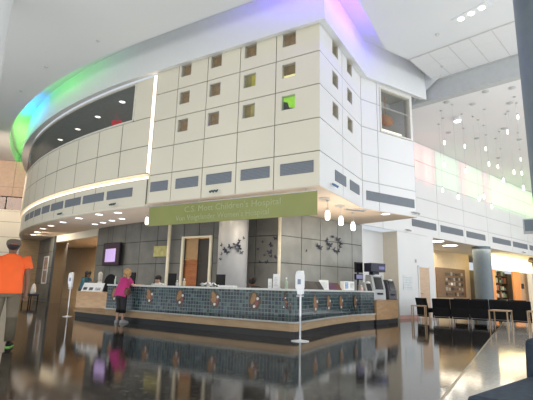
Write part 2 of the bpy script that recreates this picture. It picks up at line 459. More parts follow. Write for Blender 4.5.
# angled picture window with room behind
f = MB(); a, b, c, d = CW
for (p, q) in (((a, c), (b, c)), ((b, c), (b, d)), ((b, d), (a, d)), ((a, d), (a, c))):
    u, z = (a+b)/2, (c+d)/2
    m0 = (p[0]+(.05 if p[0] == a else -.05), p[1]+(.05 if p[1] == c else -.05)); m1 = (q[0]+(.05 if q[0] == a else -.05), q[1]+(.05 if q[1] == c else -.05))
    f.quad(S_cham(*p, .04), S_cham(*q, .04), S_cham(*m1, .04), S_cham(*m0, .04))
    f.quad(S_cham(*p, .04), S_cham(*q, .04), S_cham(*q, -.03), S_cham(*p, -.03))
    f.quad(S_cham(*m0, .04), S_cham(*m1, .04), S_cham(*m1, -.12), S_cham(*m0, -.12))
w = struct(f.build('window_%d' % wn[0], M['butter'])); wn[0] += 1
f = MB(); f.quad(S_cham(a, c, -.05), S_cham(b, c, -.05), S_cham(b, d, -.05), S_cham(a, d, -.05)); f.build('pane', M['glass'], w)
mb = MB()
mb.quad(S_cham(.3, 7.95, -.1), S_cham(2.48, 7.95, -.1), S_cham(2.48, 7.95, -2.2), S_cham(.3, 7.95, -2.2))
mb.quad(S_cham(.3, 6.0, -2.2), S_cham(2.48, 6.0, -2.2), S_cham(2.48, 7.95, -2.2), S_cham(.3, 7.95, -2.2))
mb.quad(S_cham(2.48, 6.0, -.1), S_cham(2.48, 6.0, -2.2), S_cham(2.48, 7.95, -2.2), S_cham(2.48, 7.95, -.1))
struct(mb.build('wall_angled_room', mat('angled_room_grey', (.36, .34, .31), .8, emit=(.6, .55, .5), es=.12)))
mb = MB()
for k in (.9, 1.6): mb.loft([[S_cham(.35, 7.78, -k), S_cham(.35, 7.78, -k-.22), S_cham(.35, 7.95, -k-.22), S_cham(.35, 7.95, -k)], [S_cham(2.47, 7.78, -k), S_cham(2.47, 7.78, -k-.22), S_cham(2.47, 7.95, -k-.22), S_cham(2.47, 7.95, -k)]])
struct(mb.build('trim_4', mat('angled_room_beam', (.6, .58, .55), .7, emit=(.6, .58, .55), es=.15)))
mb = MB(); mb.ell(S_cham(1.75, 7.05, -.55), (.3, .3, .2), 16, 8, Matrix.Rotation(.5, 3, 'Y'))
mb.tube([S_cham(1.75, 7.15, -.55), S_cham(1.75, 7.95, -.55)], .015, 6)
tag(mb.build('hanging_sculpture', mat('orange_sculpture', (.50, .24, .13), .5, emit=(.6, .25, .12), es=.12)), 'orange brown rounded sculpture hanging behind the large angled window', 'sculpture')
mb = MB(); mb.loft([[S_cham(q, 6.52, -.30), S_cham(q, 6.52, -.36), S_cham(q, 6.56, -.36), S_cham(q, 6.56, -.30)] for q in (1.0, 2.3)])
tag(mb.build('light_strip', M['strip_glow']), 'short warm light bar low inside the large angled window', 'light')
# vents of the block
for i, (a, b) in enumerate([(-9.82, -9.1), (-8.78, -7.92), (-7.62, -6.74), (-6.43, -5.52), (-5.2, -4.26)]):
    vent_surface(S_front, a, b, 3.92, 4.23, 'slate grey vent on the front of the upper block, %s from the left' % ORD[i], 'vents on the block front')
for i, (a, b) in enumerate([(10.44, 11.26), (11.6, 12.42)]):
    vent_surface(S_right, a, b, 3.92, 4.22, 'slate grey vent on the right face of the upper block, %s the corner' % ('nearest to', 'farther from')[i], 'vents on the block right face')
vent_surface(S_cham, .16, 2.42, 3.86, 4.16, 'long slate grey vent low on the angled face below the big window', None)

# soffit under block and balcony
poly = [(-4.1, 9.42), (-4.1, 12.75), (-2.948, 15.0), (-5.2, 15.78), (-6.2, 18.6), (-9, 24), (-30, 24)]
arc = [tuple(S_low(.8-(.8-TH0)*i/40, 0, 0).xy) for i in range(41)]
mb = MB(); mb.prism(poly+arc+[(-9.9, 9.6), (-9.9, 9.42)], HS, HS+.02); struct(mb.build('ceiling_soffit', M['soffit']))
# rolled lower lip of the curved band
mb = MB()
for i in range(60):
    a = TH0+(.8-TH0)*i/60; b = TH0+(.8-TH0)*(i+1)/60
    mb.loft([[S_low(q, HS-.02, -.14), S_low(q, HS-.02, -.01), S_low(q, HS+.05, .015), S_low(q, HS+.05, -.14)] for q in (a, b)], cap=(i in (0, 59)))
struct(mb.build('trim_5', M['panel']))

# ================================================================== FASCIA + CEILING COVE
def cove_path(off, ends=True):
    """plan polyline following drum, front, right face, angled face at distance off outside them"""
    p = [tuple(S_drum(.8-(.8-0.0)*i/50, 0, off+.08).xy) for i in range(51)]
    p += [(-4.1+off, 9.42-off)]
    # junction right face / angled face
    A1 = V((-4.1+off, 0)); n = CN.xy; q0 = V((-4.1, 12.75))+n*off
    y = q0.y + (A1.x-q0.x)/CD.x*CD.y
    p += [(A1.x, y)]
    e = V((-4.1, 12.75)) + CD.xy*3.05 + n*off
    p += [(e.x, e.y)]
    return p
def strip_between(pA, zA, pB, zB, mb):
    for i in range(len(pA)-1):
        mb.quad((*pA[i], zA), (*pA[i+1], zA), (*pB[i+1], zB), (*pB[i], zB))
P0, P1, P2 = cove_path(-.05), cove_path(.24), cove_path(.19)
mb = MB()
strip_between(P0, 8.0, P1, 7.90, mb)
strip_between(P1, 7.90, P1, 8.0, mb)
strip_between(P1, 8.0, P2, 9.20, mb)
mb.quad((*P0[-1], 8.0), (*P1[-1], 7.90), (*P2[-1], 9.2), (*P0[-1], 9.2))
struct(mb.build('trim_6', M['fascia']))
PE = cove_path(.92); PEi = PE
mb = MB(); strip_between(cove_path(-.3), 9.2, cove_path(.95), 9.2, mb); a_, b_ = cove_path(-.3)[-1], cove_path(.95)[-1]; mb.quad((*a_, 8.0), (*b_, HC), (*b_, 9.2), (*a_, 9.2)); struct(mb.build('ceiling_cove', M['ceiling']))
mb = MB(); strip_between(PE, HC, PE, 9.2, mb); struct(mb.build('trim_7', M['ceiling']))
# coloured LED strips hidden in the slot, on the inner side of the ceiling edge
PL = cove_path(.80)
def along(path):
    L = [0]
    for i in range(len(path)-1): L.append(L[-1]+hypot(path[i+1][0]-path[i][0], path[i+1][1]-path[i][1]))
    return L
LL = along(PL)
def led(p, q, col, power, name='led'):
    p, q = V(p), V(q); d = q-p; ln = d.length; d.normalize(); n = V((-d.y, d.x))     # inward normal: towards the block
    l = bpy.data.lights.new(name, 'AREA'); l.shape = 'RECTANGLE'; l.size = ln; l.size_y = .08; l.color = col; l.energy = power*ln*.75
    o = bpy.data.objects.new(name, l); COL.objects.link(o)
    mid = (p+q)/2; o.location = (mid.x, mid.y, 8.9)
    zdir = V((-n.x, -n.y, -.12)).normalized(); xdir = V((d.x, d.y, 0)).normalized()
    ydir = zdir.cross(xdir).normalized()
    o.rotation_euler = Matrix((xdir, ydir, zdir)).transposed().to_euler()
GREEN, CYAN, BLUE, PURP, GREY = (.15, 1, .12), (.05, .8, .9), (.1, .45, 1), (.30, .16, 1), (.55, .55, .75)
def ledcol(t):
    if t > .52: return (.10, 1, .08), 3.5
    if t > .45: return (.08, 1, .04), 7
    if t > .40: return (.10, 1, .03), 9
    if t > .36: return (.02, .8, .75), 9
    if t > .30: return (.02, .40, 1), 9
    if t > .275: return (.1, .3, .4), 1.0
    if t > .17: return (.05, .8, .08), 3.2
    if t > .10: return (.07, .7, .14), 1.9
    if t > .05: return (.15, .5, .35), .8
    return None
for i in range(50):
    q = ledcol(.8-.8*i/50)
    if q: led(PL[i], PL[i+1], *q)
xa, xb = PL[50], PL[51]
for i in range(6):
    q = [None, None, ((.2, .2, .8), .6), ((.2, .12, 1), 1.6), ((.18, .08, 1), 4.0), ((.18, .06, 1), 7)][i]
    if q: led((xa[0]+(xb[0]-xa[0])*i/6, xa[1]), (xa[0]+(xb[0]-xa[0])*(i+1)/6, xb[1]), *q)
a, b = V(PL[51]), V(PL[52])
for i in range(4): led(a.lerp(b, i/4), a.lerp(b, (i+1)/4), *[((.16, .04, 1), 19), ((.16, .04, 1), 22), ((.17, .06, 1), 16), ((.2, .12, 1), 3.5)][i])

# main ceiling: everything in front of the cove edge
BX = V((cos(radians(13.5)), -sin(radians(13.5)), 0))         # direction of the ceiling step
e = V(PE[53])
bm0 = V((-2.62, 15.52, 0))
mb = MB()
for i in range(len(PE)-1):
    x0, y0 = PE[i]; x1, y1 = PE[i+1]
    if i < 51: mb.quad((x0, y0, HC), (x1, y1, HC), (x1, -16, HC), (x0, -16, HC))
xr, yr = PE[51]
# right part: fan of quads out to x = 20
edge = [PE[51], PE[52], PE[53], (bm0.x, bm0.y)]
far = V((20, bm0.y-(20-bm0.x)*math.tan(radians(13.5)), 0))
mb.add([(p[0], p[1], HC) for p in edge]+[(far.x, far.y, HC), (20, -16, HC), (PE[51][0], -16, HC)], [(0, 1, 2, 3, 4, 5, 6)])
# left tail beyond the drum
mb.add([(PE[0][0], PE[0][1], HC), (PE[0][0], -16, HC), (-40, -16, HC), (-40, 20, HC), (-34, 24, HC)], [(0, 1, 2, 3, 4)])
struct(mb.build('ceiling', M['ceiling']))
# tile strip in front of the step (2-foot lay-in tiles)
mb = MB(); PY = V((sin(radians(13.5)), cos(radians(13.5)), 0))
for i in range(22):
    for j in range(3):
        q = bm0 + BX*(.42+i*.63) - PY*(.08+j*.62)
        c = [q+BX*.012-PY*.012, q+BX*.618-PY*.012, q+BX*.618-PY*.628, q+BX*.012-PY*.628]
        mb.cur = 0; mb.loft([[(p.x, p.y, HC-.004) for p in c], [(p.x, p.y, HC-.012) for p in c]])
q0 = bm0+BX*.40-PY*.06; q1 = bm0+BX*(.42+22*.63+.02)-PY*.06
mb.cur = 1; mb.quad(*[(p.x, p.y, HC-.006) for p in (q0, q1, q1-PY*1.96, q0-PY*1.96)])
struct(mb.build('ceiling_tiles', [mat('ceiling_tile', (.72, .73, .73), .9, var=.03, scale=40), mat('tile_grid_grey', (.55, .55, .54), .7)]))
# ceiling step ("beam") and hall ceiling behind it
HH = 7.9
mb = MB(); A = bm0 - BX*3.4; B = far
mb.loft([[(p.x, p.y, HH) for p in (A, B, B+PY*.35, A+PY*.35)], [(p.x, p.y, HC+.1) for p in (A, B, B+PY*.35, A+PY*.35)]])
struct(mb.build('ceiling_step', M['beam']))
mb = MB(); mb.loft([[(p.x, p.y, HC-.03) for p in (A, B, B-PY*.06, A-PY*.06)], [(p.x, p.y, HC+.02) for p in (A, B, B-PY*.06, A-PY*.06)]])
struct(mb.build('trim_8', M['joint_white']))
mb = MB(); mb.add([(p.x, p.y, z) for z in (HH+.01, HH+.1) for p in (A+PY*.2, B+PY*.2, B+PY*60, A+PY*60)], [(0, 1, 2, 3), (7, 6, 5, 4), (0, 1, 5, 4)])
struct(mb.build('ceiling_hall', M['ceiling_hall']))

# ================================================================== RIGHT WALL
us = [-4.2, -1.0, ruw(21.42), ruw(23.92), ruw(26.6), ruw(29.7), ruw(32.2), ruw(34.8), ruw(37.4), ruw(40), ruw(44)]
zs = [HS, 4.42, 5.25, 6.12, 7.0, HH]
facade('wall_right', S_rw, us, zs, [], .012, .012, mats=[M['panel_white'], M['joint_white']])
for i, (a, b) in enumerate([(19.23, 21.2), (21.6, 23.75), (24.1, 26.2), (27.1, 29.5), (29.85, 32.05), (32.4, 34.6)]):
    vent_surface(S_rw, ruw(a), ruw(b), 3.9, 4.22, 'slate grey vent on the far right hall wall, %s from the left' % ORD[i], 'vents on the right hall wall')
mb = MB()  # ground floor wall pier between recess and opening
uo = ruw(20.87)
mb.loft([[S_rw(0, z, 0), S_rw(uo, z, 0), S_rw(uo, z, -.3), S_rw(0, z, -.3)] for z in (0, HS)])
struct(mb.build('wall_right_lower', M['panel_white']))
mb = MB(); mb.loft([[S_rw(.0, z, .015), S_rw(uo, z, .015), S_rw(uo, z, .001), S_rw(0, z, .001)] for z in (0, .14)])
struct(mb.build('baseboard_right', M['pink_reflect_base']))
mb = MB()
for p0, p1 in (((uo-1.35, 0), (uo-.55, 2.13)),):
    mb.loft([[S_rw(p0[0], z, .03), S_rw(p1[0], z, .03), S_rw(p1[0], z, .005), S_rw(p0[0], z, .005)] for z in (p0[1], p1[1])])
d1 = struct(mb.build('door_1', M['pale_door']))
mb = MB(); mb.tube([S_rw(uo-1.27, 1.02, .035), S_rw(uo-1.27, 1.02, .09), S_rw(uo-1.14, 1.02, .09)], .014, 8); mb.build('door_handle', M['steel'], d1)
mb = MB()
for u in (uo-1.40, uo-.50): mb.loft([[S_rw(u-.04, z, .04), S_rw(u+.04, z, .04), S_rw(u+.04, z, .002), S_rw(u-.04, z, .002)] for z in (0, 2.2)])
mb.loft([[S_rw(uo-1.44, z, .04), S_rw(uo-.46, z, .04), S_rw(uo-.46, z, .002), S_rw(uo-1.44, z, .002)] for z in (2.13, 2.21)])
mb.build('door_frame', M['panel_white'], d1)
# little things on the pier: wall switch plate and a notice
mb = MB(); mb.loft([[S_rw(1.28, z, .02), S_rw(1.4, z, .02), S_rw(1.4, z, .002), S_rw(1.28, z, .002)] for z in (2.32, 2.46)])
tag(mb.build('wall_sensor', M['joint_white'], bevel=.004), 'small grey sensor box on the white wall above the pale door', 'sensor')
mb = MB(); mb.loft([[S_rw(.3, z, .015), S_rw(1.0, z, .015), S_rw(1.0, z, .002), S_rw(.3, z, .002)] for z in (1.15, 1.75)])
nb = tag(mb.build('notice_board', mat('notice_pale', (.76, .79, .80), .5)), 'pale notice panel on the white wall right of the kiosks', 'notice')
mb = MB()
for k in range(5): mb.loft([[S_rw(.36, z, .018), S_rw(.92-.08*(k % 2), z, .018), S_rw(.92-.08*(k % 2), z, .0155), S_rw(.36, z, .0155)] for z in (1.24+.1*k, 1.27+.1*k)])
mb.build('notice_lines', mat('notice_print', (.62, .68, .70), .6), nb)
# recess with kiosks: jamb, back wall
mb = MB(); mb.loft([[S_rw(0, z, -.3), S_rw(0, z, 0), S_rw(-.02, z, 0), S_rw(-.02, z, -.75), S_rw(0, z, -.75)] for z in (0, HS)]); struct(mb.build('wall_recess_right', mat('recess_cream', (.74, .67, .55), .7, var=.02)))
mb = MB(); mb.loft([[S_rw(0, z, -.7), S_rw(0, z, -.8), S_rw(-3.2, z, -.8), S_rw(-3.2, z, -.7)] for z in (0, HS)]); struct(mb.build('wall_recess_back', M['panel_white']))
# cafe behind the opening
CD_ = -3.0
mb = MB(); mb.loft([[S_rw(uo-.3, z, CD_), S_rw(13.0, z, CD_), S_rw(13.0, z, CD_-.2), S_rw(uo-.3, z, CD_-.2)] for z in (0, HS)])
mb.loft([[S_rw(uo-.05, z, -.3), S_rw(uo-.05, z, CD_), S_rw(uo-.3, z, CD_), S_rw(uo-.3, z, -.3)] for z in (0, HS)])
struct(mb.build('wall_cafe', M['cafe_wall']))
mb = MB(); mb.loft([[S_rw(uo-.5, z, -.005), S_rw(45-18, z, -.005), S_rw(45-18, z, -6), S_rw(uo-.5, z, -6)] for z in (HS, HS+.05)]); struct(mb.build('ceiling_cafe', M['ceiling_hall']))
for i, (x, y) in enumerate([(-3.54, 22.32), (-3.2, 24.5)]):
    t = thing('ceiling_light', 'bright recessed oblong ceiling light in the cafe behind the white wall, %s' % ('nearer one', 'farther one')[i], 'light', (x, y, HS), 0, 'cafe ceiling lights')
    mb = MB(); mb.lathe((x, y, HS), [(.42, 0), (.42, -.03), (.37, -.03), (.37, -.01)], 24); mb.build('trim_ring', M['white'], t)
    mb = MB(); mb.cyl((x, y), .365, HS-.022, HS-.012, 24); mb.build('lens', M['lamp'], t)
# picture board
t = thing('picture_board', 'brown wall board covered with small framed pictures on the cafe wall', 'board', tuple(S_rw(ruw(29)-1, .85, CD_)), 0)
b0, b1 = (27.2-18.12-.97)/.946, (30.65-18.12-.97)/.946
mb = MB(); mb.loft([[S_rw(b0, z, CD_+.06), S_rw(b1, z, CD_+.06), S_rw(b1, z, CD_), S_rw(b0, z, CD_)] for z in (.8, 2.55)]); mb.build('board', wood_mat('board_brown', (.17, .10, .05), (.25, .15, .08)), t)
rnd = random.Random(3)
for r in range(5):
    for c in range(7):
        if rnd.random() < .12: continue
        uu = b0+1.15+c*.33+rnd.uniform(-.04, .04); zz = 1.0+r*.3+rnd.uniform(-.03, .03); w_, h_ = rnd.uniform(.07, .13), rnd.uniform(.06, .11)
        mb = MB(); mb.loft([[S_rw(uu-w_, z, CD_+.09), S_rw(uu+w_, z, CD_+.09), S_rw(uu+w_, z, CD_+.06), S_rw(uu-w_, z, CD_+.06)] for z in (zz-h_, zz+h_)])
        mb.build('picture', M['pic%d' % (rnd.randrange(4))] if 'pic0' in M else M.setdefault('pic0', mat('picture_dark', (.06, .06, .055), .5)), t) if False else mb.build('picture', [mat('picture_a', (.05, .05, .05), .5), mat('picture_b', (.4, .38, .33), .5), mat('picture_c', (.12, .11, .09), .5)][rnd.randrange(3)] if (r, c) != (2, 2) else M['paper'], t)
# grey round column in the opening
mb = MB(); c = S_rw((25.85-18.12)/.946, 0, -.1); mb.cyl(c, .45, 0, HS, 32); struct(mb.build('column_1', M['column_grey'], smooth=False))
# gift shop beyond
t = thing('gift_shop', 'orange shop front with bright yellow lit fascia beyond the grey column', 'shop front', tuple(S_rw(13, 0, -1.6)), 0)
def slab(name, u0, u1, z0, z1, o0, o1, m, par=t):
    mb = MB(); mb.loft([[S_rw(u0, z, o0), S_rw(u1, z, o0), S_rw(u1, z, o1), S_rw(u0, z, o1)] for z in (z0, z1)]); return mb.build(name, m, par)
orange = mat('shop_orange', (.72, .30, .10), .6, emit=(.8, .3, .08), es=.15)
slab('fascia', 12.2, 19.7, 2.62, 3.54, -1.45, -1.7, mat('shop_fascia_glow', (1, .9, .55), .6, emit=(1, .86, .45), es=1.6))
slab('side_wall', 12.2, 13.5, 0, 2.62, -1.6, -1.7, orange)
slab('side_wall', 16.4, 17.7, 0, 2.62, -1.6, -1.7, orange)
slab('post', 19.3, 19.7, 0, 2.62, -1.4, -1.7, M['panel_white'])
slab('back_wall', 12.2, 22, 0, 2.62, -3.4, -3.5, mat('shop_back', (.28, .22, .13), .7))
slab('side_wall', 17.6, 22, 0, 2.62, -1.95, -2.05, mat('shop_tan', (.66, .45, .28), .6))
t2 = thing('shop_shelving', 'dark shelving full of small goods inside the orange shop', 'shelving', tuple(S_rw(14, 0, -2.4)), 0)
for k in range(5): slab('shelf', 13.0, 17.0, .35+.48*k, .39+.48*k, -2.2, -2.6, M['brown'], t2)
for u in (13.0, 14.3, 15.6, 17.0): slab('upright', u-.03, u+.03, 0, 2.45, -2.2, -2.6, M['brown'], t2)
GC = [(.10, .25, .24), (.5, .45, .35), (.08, .07, .06), (.4, .14, .08), (.2, .3, .2), (.55, .52, .48)]
GM = [mat('goods_%d' % i, c, .6) for i, c in enumerate(GC)]
for k in range(5):
    u = 13.1
    while u < 16.8:
        w_ = rnd.uniform(.12, .3); h_ = rnd.uniform(.14, .36)
        if not any(abs(u+w_/2-q) < w_/2+.05 for q in (13.0, 14.3, 15.6, 17.0)):
            o = slab('shop_goods', u, u+w_, .391+.48*k, .391+.48*k+h_, -2.25, -2.5, GM[rnd.randrange(6)], None)
            tag(o, 'small packaged goods standing on the shelves inside the orange shop', 'goods', 'goods on the shop shelves')
        u += w_+.06
slab('wall_screen', 18.3, 19.1, 1.5, 1.85, -1.9, -1.945, M['screen'])
mb = MB(); p = S_rw(17, HS, -.6); mb.lathe(p, [(.12, 0), (.12, -.1), (.2, -.12), (.2, -.28), (.05, -.34)], 14)
tag(mb.build('ceiling_speaker', M['brown']), 'small brown fitting hanging under the ceiling before the shop', 'ceiling fitting')

# colour wash on the right wall: lamps just under the hall ceiling
def wash(y0, y1, col, power, zc=7.05, hh=1.6):
    """projector: a narrow-beam lamp 2.5 m off the wall throwing a stripe of colour on it"""
    a, b = S_rw(ruw(y0), zc, 2.5), S_rw(ruw(y1), zc, 2.5); d = (b-a); ln = d.length; d.normalize()
    l = bpy.data.lights.new('wall_wash', 'AREA'); l.shape = 'RECTANGLE'; l.size = ln; l.size_y = hh; l.color = col; l.energy = power*ln*hh
    l.spread = radians(16)
    o = bpy.data.objects.new('wall_wash', l); COL.objects.link(o); o.location = (a+b)/2
    z = V((AN.x, AN.y, .05)).normalized(); x = d; y = z.cross(x).normalized()
    o.rotation_euler = Matrix((x, y, z)).transposed().to_euler()
R_, G_ = (1, .22, .16), (.40, 1, .22)
wash(18.6, 20.0, R_, 2.6); wash(20.3, 21.2, R_, 3.0)
wash(21.5, 23.6, (.45, 1, .35), 1.4)
wash(23.9, 24.5, R_, 2.4)
wash(24.7, 26.2, G_, 2)
wash(26.4, 27.1, R_, 2.2)
wash(27.3, 32, G_, 3)
wash(32, 38, G_, 4)

# ================================================================== RECEPTION BACK WALL (dark tiles)
ZB = [0, .15, 1.02, 1.88, 2.75, HS]
RB = 24.5
S_arc = lambda t, z, o=0: V((CEN.x-(RB+o)*sin(t), CEN.y-(RB+o)*cos(t), z))
ta = [.0288]+[.043*i for i in range(2, 6)]+[.232, .275]
facade('wall_back_left', S_arc, ta, ZB, [(-.1, -.05, 0, 1)], .0005, .012, .02, mats=[M['dark_tile'], M['dark_joint']])
S_bk = lambda u, z, o=0: V((u, 12.0-o, z))
DOOR = (-10.52, -9.32, 0, 2.78)
facade('wall_back', S_bk, [-10.6, -9.9, -9.2, -8.3, -7.45, -6.62][0:1]+[-9.9, -9.25, -8.35, -7.5, -6.62], ZB, [DOOR], .012, .012, mats=[M['dark_tile'], M['dark_joint']])
AB = radians(20); BXd = V((sin(AB), cos(AB), 0)); BNn = V((cos(AB), -sin(AB), 0))
S_br = lambda u, z, o=0: V((-6.62, 12.0, z)) + BXd*u + BNn*o
facade('wall_back_right', S_br, [0, 1.0, 1.9, 2.8, 3.6, 4.2], ZB, [], .012, .012, mats=[M['lit_tile'], M['dark_joint']])
mb = MB(); mb.loft([[S_br(4.2, z, .01), S_br(4.26, z, .01), S_br(4.26, z, -.5), S_br(4.2, z, -.5)] for z in (0, HS)]); struct(mb.build('trim_9', M['panel_white']))
# inner office door behind the opening
mb = MB(); mb.bb(-11.2, -8.6, 13.4, 13.5, 0, HS); mb.bb(-8.6, -8.5, 12.05, 13.4, 0, HS); mb.bb(-11.3, -11.2, 12.15, 13.4, 0, HS); struct(mb.build('wall_office', M['tan']))
mb = MB(); mb.bb(-10.55, -9.95, 12.06, 12.11, 0, 2.0)
d2 = struct(mb.build('door_2', M['door_wood']))
mb = MB(); mb.bb(-10.55, -9.95, 12.06, 12.10, 2.03, 2.76); mb.build('transom', mat('transom_tan', (.42, .26, .12), .5), d2)
mb = MB(); mb.bb(-9.95, -9.34, 12.10, 12.14, 0, 2.76); mb.build('dark_leaf', mat('door_dark_leaf', (.045, .035, .025), .4), d2)
mb = MB(); mb.tube([(-10.02, 12.06, 1.05), (-10.02, 12.0, 1.05), (-10.12, 12.0, 1.05)], .012, 8); mb.build('door_handle', M['steel'], d2)
mb = MB()
for x in (-10.60, -9.32): mb.bb(x-.045, x+.045, 11.93, 12.02, 0, 2.84)
mb.bb(-10.6, -9.32, 11.95, 12.02, 2.78, 2.84); mb.build('door_frame', M['pole'], d2)
# pale poles from floor to soffit
for x, y, r, lab in ((-11.2, 11.87, .06, 'tall pale pole before the dark tiled wall, left of the wooden door'), (-6.45, 11.72, .05, 'tall pale pole at the corner of the dark tiled wall')):
    t = thing('light_pole', lab, 'pole', (x, y, 0))
    mb = MB(); mb.cyl((x, y), r, .04, HS, 14); mb.build('pole', M['pole'], t, smooth=True)
    mb = MB(); mb.lathe((x, y, 0), [(r*2, 0), (r*2, .03), (r*1.2, .05)], 16); mb.build('base_plate', M['steel'], t)
# big white column
mb = MB(); mb.cyl((-7.87, 11.25), .47, 0, HS, 40)
mb.build('x', M['column_white']).name = 'column_2'
struct(bpy.data.objects['column_2'])
bpy.data.objects['column_2'].data.polygons.foreach_set('use_smooth', [len(p.vertices) == 4 for p in bpy.data.objects['column_2'].data.polygons])
# recessed uplights over column done by spot lamps
def spot(loc, tgt, power, ang, col=(1, .85, .65), r=.05, blend=.6):
    l = bpy.data.lights.new('spot', 'SPOT'); l.energy = power; l.spot_size = radians(ang); l.spot_blend = blend; l.color = col; l.shadow_soft_size = r
    o = bpy.data.objects.new('spot', l); COL.objects.link(o); o.location = loc
    d = V(tgt)-V(loc); o.rotation_euler = d.to_track_quat('-Z', 'Y').to_euler()
for x, y in ((-8.15, 10.62), (-7.75, 10.68)): spot((x, y, 3.5), (x+.05, y+.22, 1.5), 6, 70)
# yellow plaque
mb = MB(); mb.bb(-12.1, -11.35, 12.02, 12.06, 2.14, 2.54)
tag(mb.build('wall_plaque', mat('plaque_yellow', (.42, .39, .15), .3, var=.2), bevel=.006), 'pale yellow green plaque on the dark tiled wall', 'plaque')
# television
t = thing('television', 'black wall television showing a lilac screen', 'television', (-14.6, 12.25, 2.3))
q0, q1 = S_arc(.228, 0, .12), S_arc(.172, 0, .12)
dx = (q1-q0).normalized(); nn = V((dx.y, -dx.x, 0))
def tvq(a, b, c, d, o0, o1):
    mb = MB(); L = (q1-q0).length
    mb.loft([[q0+dx*L*a+nn*o+V((0, 0, z)) for (a, z) in ((a, c), (b, c), (b, d), (a, d))] for o in (o0, o1)]); return mb
tc_ = tvq(0, 1, 1.83, 2.78, 0, .09).build('casing', M['black'], t, bevel=.01)
tvq(.02, .98, 1.86, 2.75, .091, .095).build('screen', mat('tv_frame_dark', (.03, .01, .025), .2), tc_)
tvq(.17, .78, 1.98, 2.53, .0955, .10).build('picture', mat('tv_lilac', (.45, .35, .62), .4, emit=(.52, .36, .75), es=.5), tc_)
tvq(.4, .6, 2.1, 2.5, -.12, 0).build('bracket', M['black'], t)

# left opening: header, jamb, dark wall, poster, interior
Lh0, Lh1 = V((-21.58, 14.24, 0)), V((-16.62, 12.93, 0))
hn = V((Lh1-Lh0).normalized()); hp = V((-hn.y, hn.x, 0))
mb = MB(); mb.loft([[p+V((0, 0, z)) for p in (Lh0, Lh1, Lh1+hp*.25, Lh0+hp*.25)] for z in (3.22, HS)]); struct(mb.build('trim_10', M['panel']))
Ll = V((-25.4, 15.6, 0)); ld = (Lh0-Ll).normalized(); ll = (Lh0-Ll).length; lnn = V((ld.y, -ld.x, 0))
S_dl = lambda u, z, o=0: Ll + ld*u + lnn*o + V((0, 0, z))
facade('wall_dark_left', S_dl, [0, ll*.33, ll*.66, ll], ZB, [], .012, .012, mats=[M['dark_tile'], M['dark_joint']])
mb = MB(); j1 = Lh0+V((-.85, 1.3, 0)); mb.loft([[p+V((0, 0, z)) for p in (Lh0, j1, j1+V((-.1, -.06, 0)), Lh0+V((-.1, -.06, 0)))] for z in (0, HS)]); struct(mb.build('wall_jamb_left', M['kick']))
mb = MB(); mb.bb(-34, -13.5, 20, 20.2, 0, HS); mb.loft([[p+V((0, 0, z)) for p in (S_arc(.275, 0, 0), S_arc(.275, 0, -.1), V((-15.2, 20, 0)), V((-15.0, 20, 0)))] for z in (0, HS)]); struct(mb.build('wall_left_room', M['tan']))
mb = MB(); mb.bb(-23.9, -22.6, 19.93, 19.99, 0, 2.1); d3 = struct(mb.build('door_3', M['brown']))
mb = MB(); mb.tube([(-22.75, 19.93, 1.0), (-22.75, 19.85, 1.0), (-22.9, 19.85, 1.0)], .015, 8); mb.build('door_handle', M['steel'], d3)
for i, (x, y) in enumerate([(-22.3, 15.55), (-20.5, 15.0), (-18.3, 14.3)]):
    round_light('recessed_light', 'round ceiling light in the tan room beyond the reception, %s from the left' % ORD[i], 'light', (x, y, HS), .15, 'lights in the tan room')
mb = MB(); p = V((-17.0, 13.6, HS)); mb.lathe(p, [(.1, 0), (.1, -.06), (.16, -.08), (.15, -.2), (.08, -.27)], 16)
tag(mb.build('security_camera', M['black']), 'black dome camera under the ceiling beside the tan room header', 'camera')
# poster frame on dark wall
t = thing('poster_frame', 'white framed pair of pictures on the dark wall left of the tan room', 'picture frame', tuple(S_dl(ll*.62, 1.1, .03)), 0)
pu = ll*.50; pw = 1.0
mb = MB()
for (a, b, c, d) in ((pu, pu+pw, 1.0, 1.07), (pu, pu+pw, 1.72, 1.79), (pu, pu+pw, 2.45, 2.52), (pu, pu+.06, 1.0, 2.52), (pu+pw-.06, pu+pw, 1.0, 2.52)):
    mb.loft([[S_dl(a, z, .05), S_dl(b, z, .05), S_dl(b, z, .005), S_dl(a, z, .005)] for z in (c, d)])
mb.build('frame', M['paper'], t)
for c, d, cc in ((1.07, 1.72, (.35, .25, .18)), (1.79, 2.45, (.5, .32, .24))):
    mb = MB(); mb.loft([[S_dl(pu+.06, z, .02), S_dl(pu+pw-.06, z, .02), S_dl(pu+pw-.06, z, .004), S_dl(pu+.06, z, .004)] for z in (c, d)]); mb.build('picture', mat('poster_pic', cc, .5, var=.4, scale=4), t)
# wooden end panel and cream wall far left
LW = V((-26.87, 13.34, 0)); lwd = V((.711, .703, 0)); lwn = V((.703, -.711, 0))
S_lw = lambda u, z, o=0: LW + lwd*u + lwn*o + V((0, 0, z))
facade('wall_left_lower', S_lw, [-14, -11, -8, -5, -2.2, 0.1, 1.75], [0, .9, 1.8, 2.75, 3.65, 4.55, 5.2], [], .012, .012, mats=[M['panel'], M['panel_joint']])
facade('wall_left_upper', lambda u, z, o=0: S_lw(u, z, o-1.2), [-15, -10, -6, -2.4, .6, 4], [5.2, 6.9, HC], [], .01, .01, mats=[mat('left_wall_pink_lit', (.74, .52, .40), .6), M['panel_joint']])  # pink light in the recess is put into this wall colour
mb = MB(); mb.loft([[S_lw(u, z, .02) for u, z in ((-14, 5.2), (2.7, 5.2))]+[S_lw(u, z, -1.3) for u, z in ((2.7, 5.2), (-14, 5.2))] for z in (0,)]+[[S_lw(-14, 5.28, .02), S_lw(2.7, 5.28, .02), S_lw(2.7, 5.28, -1.3), S_lw(-14, 5.28, -1.3)]]); struct(mb.build('trim_11', M['panel']))
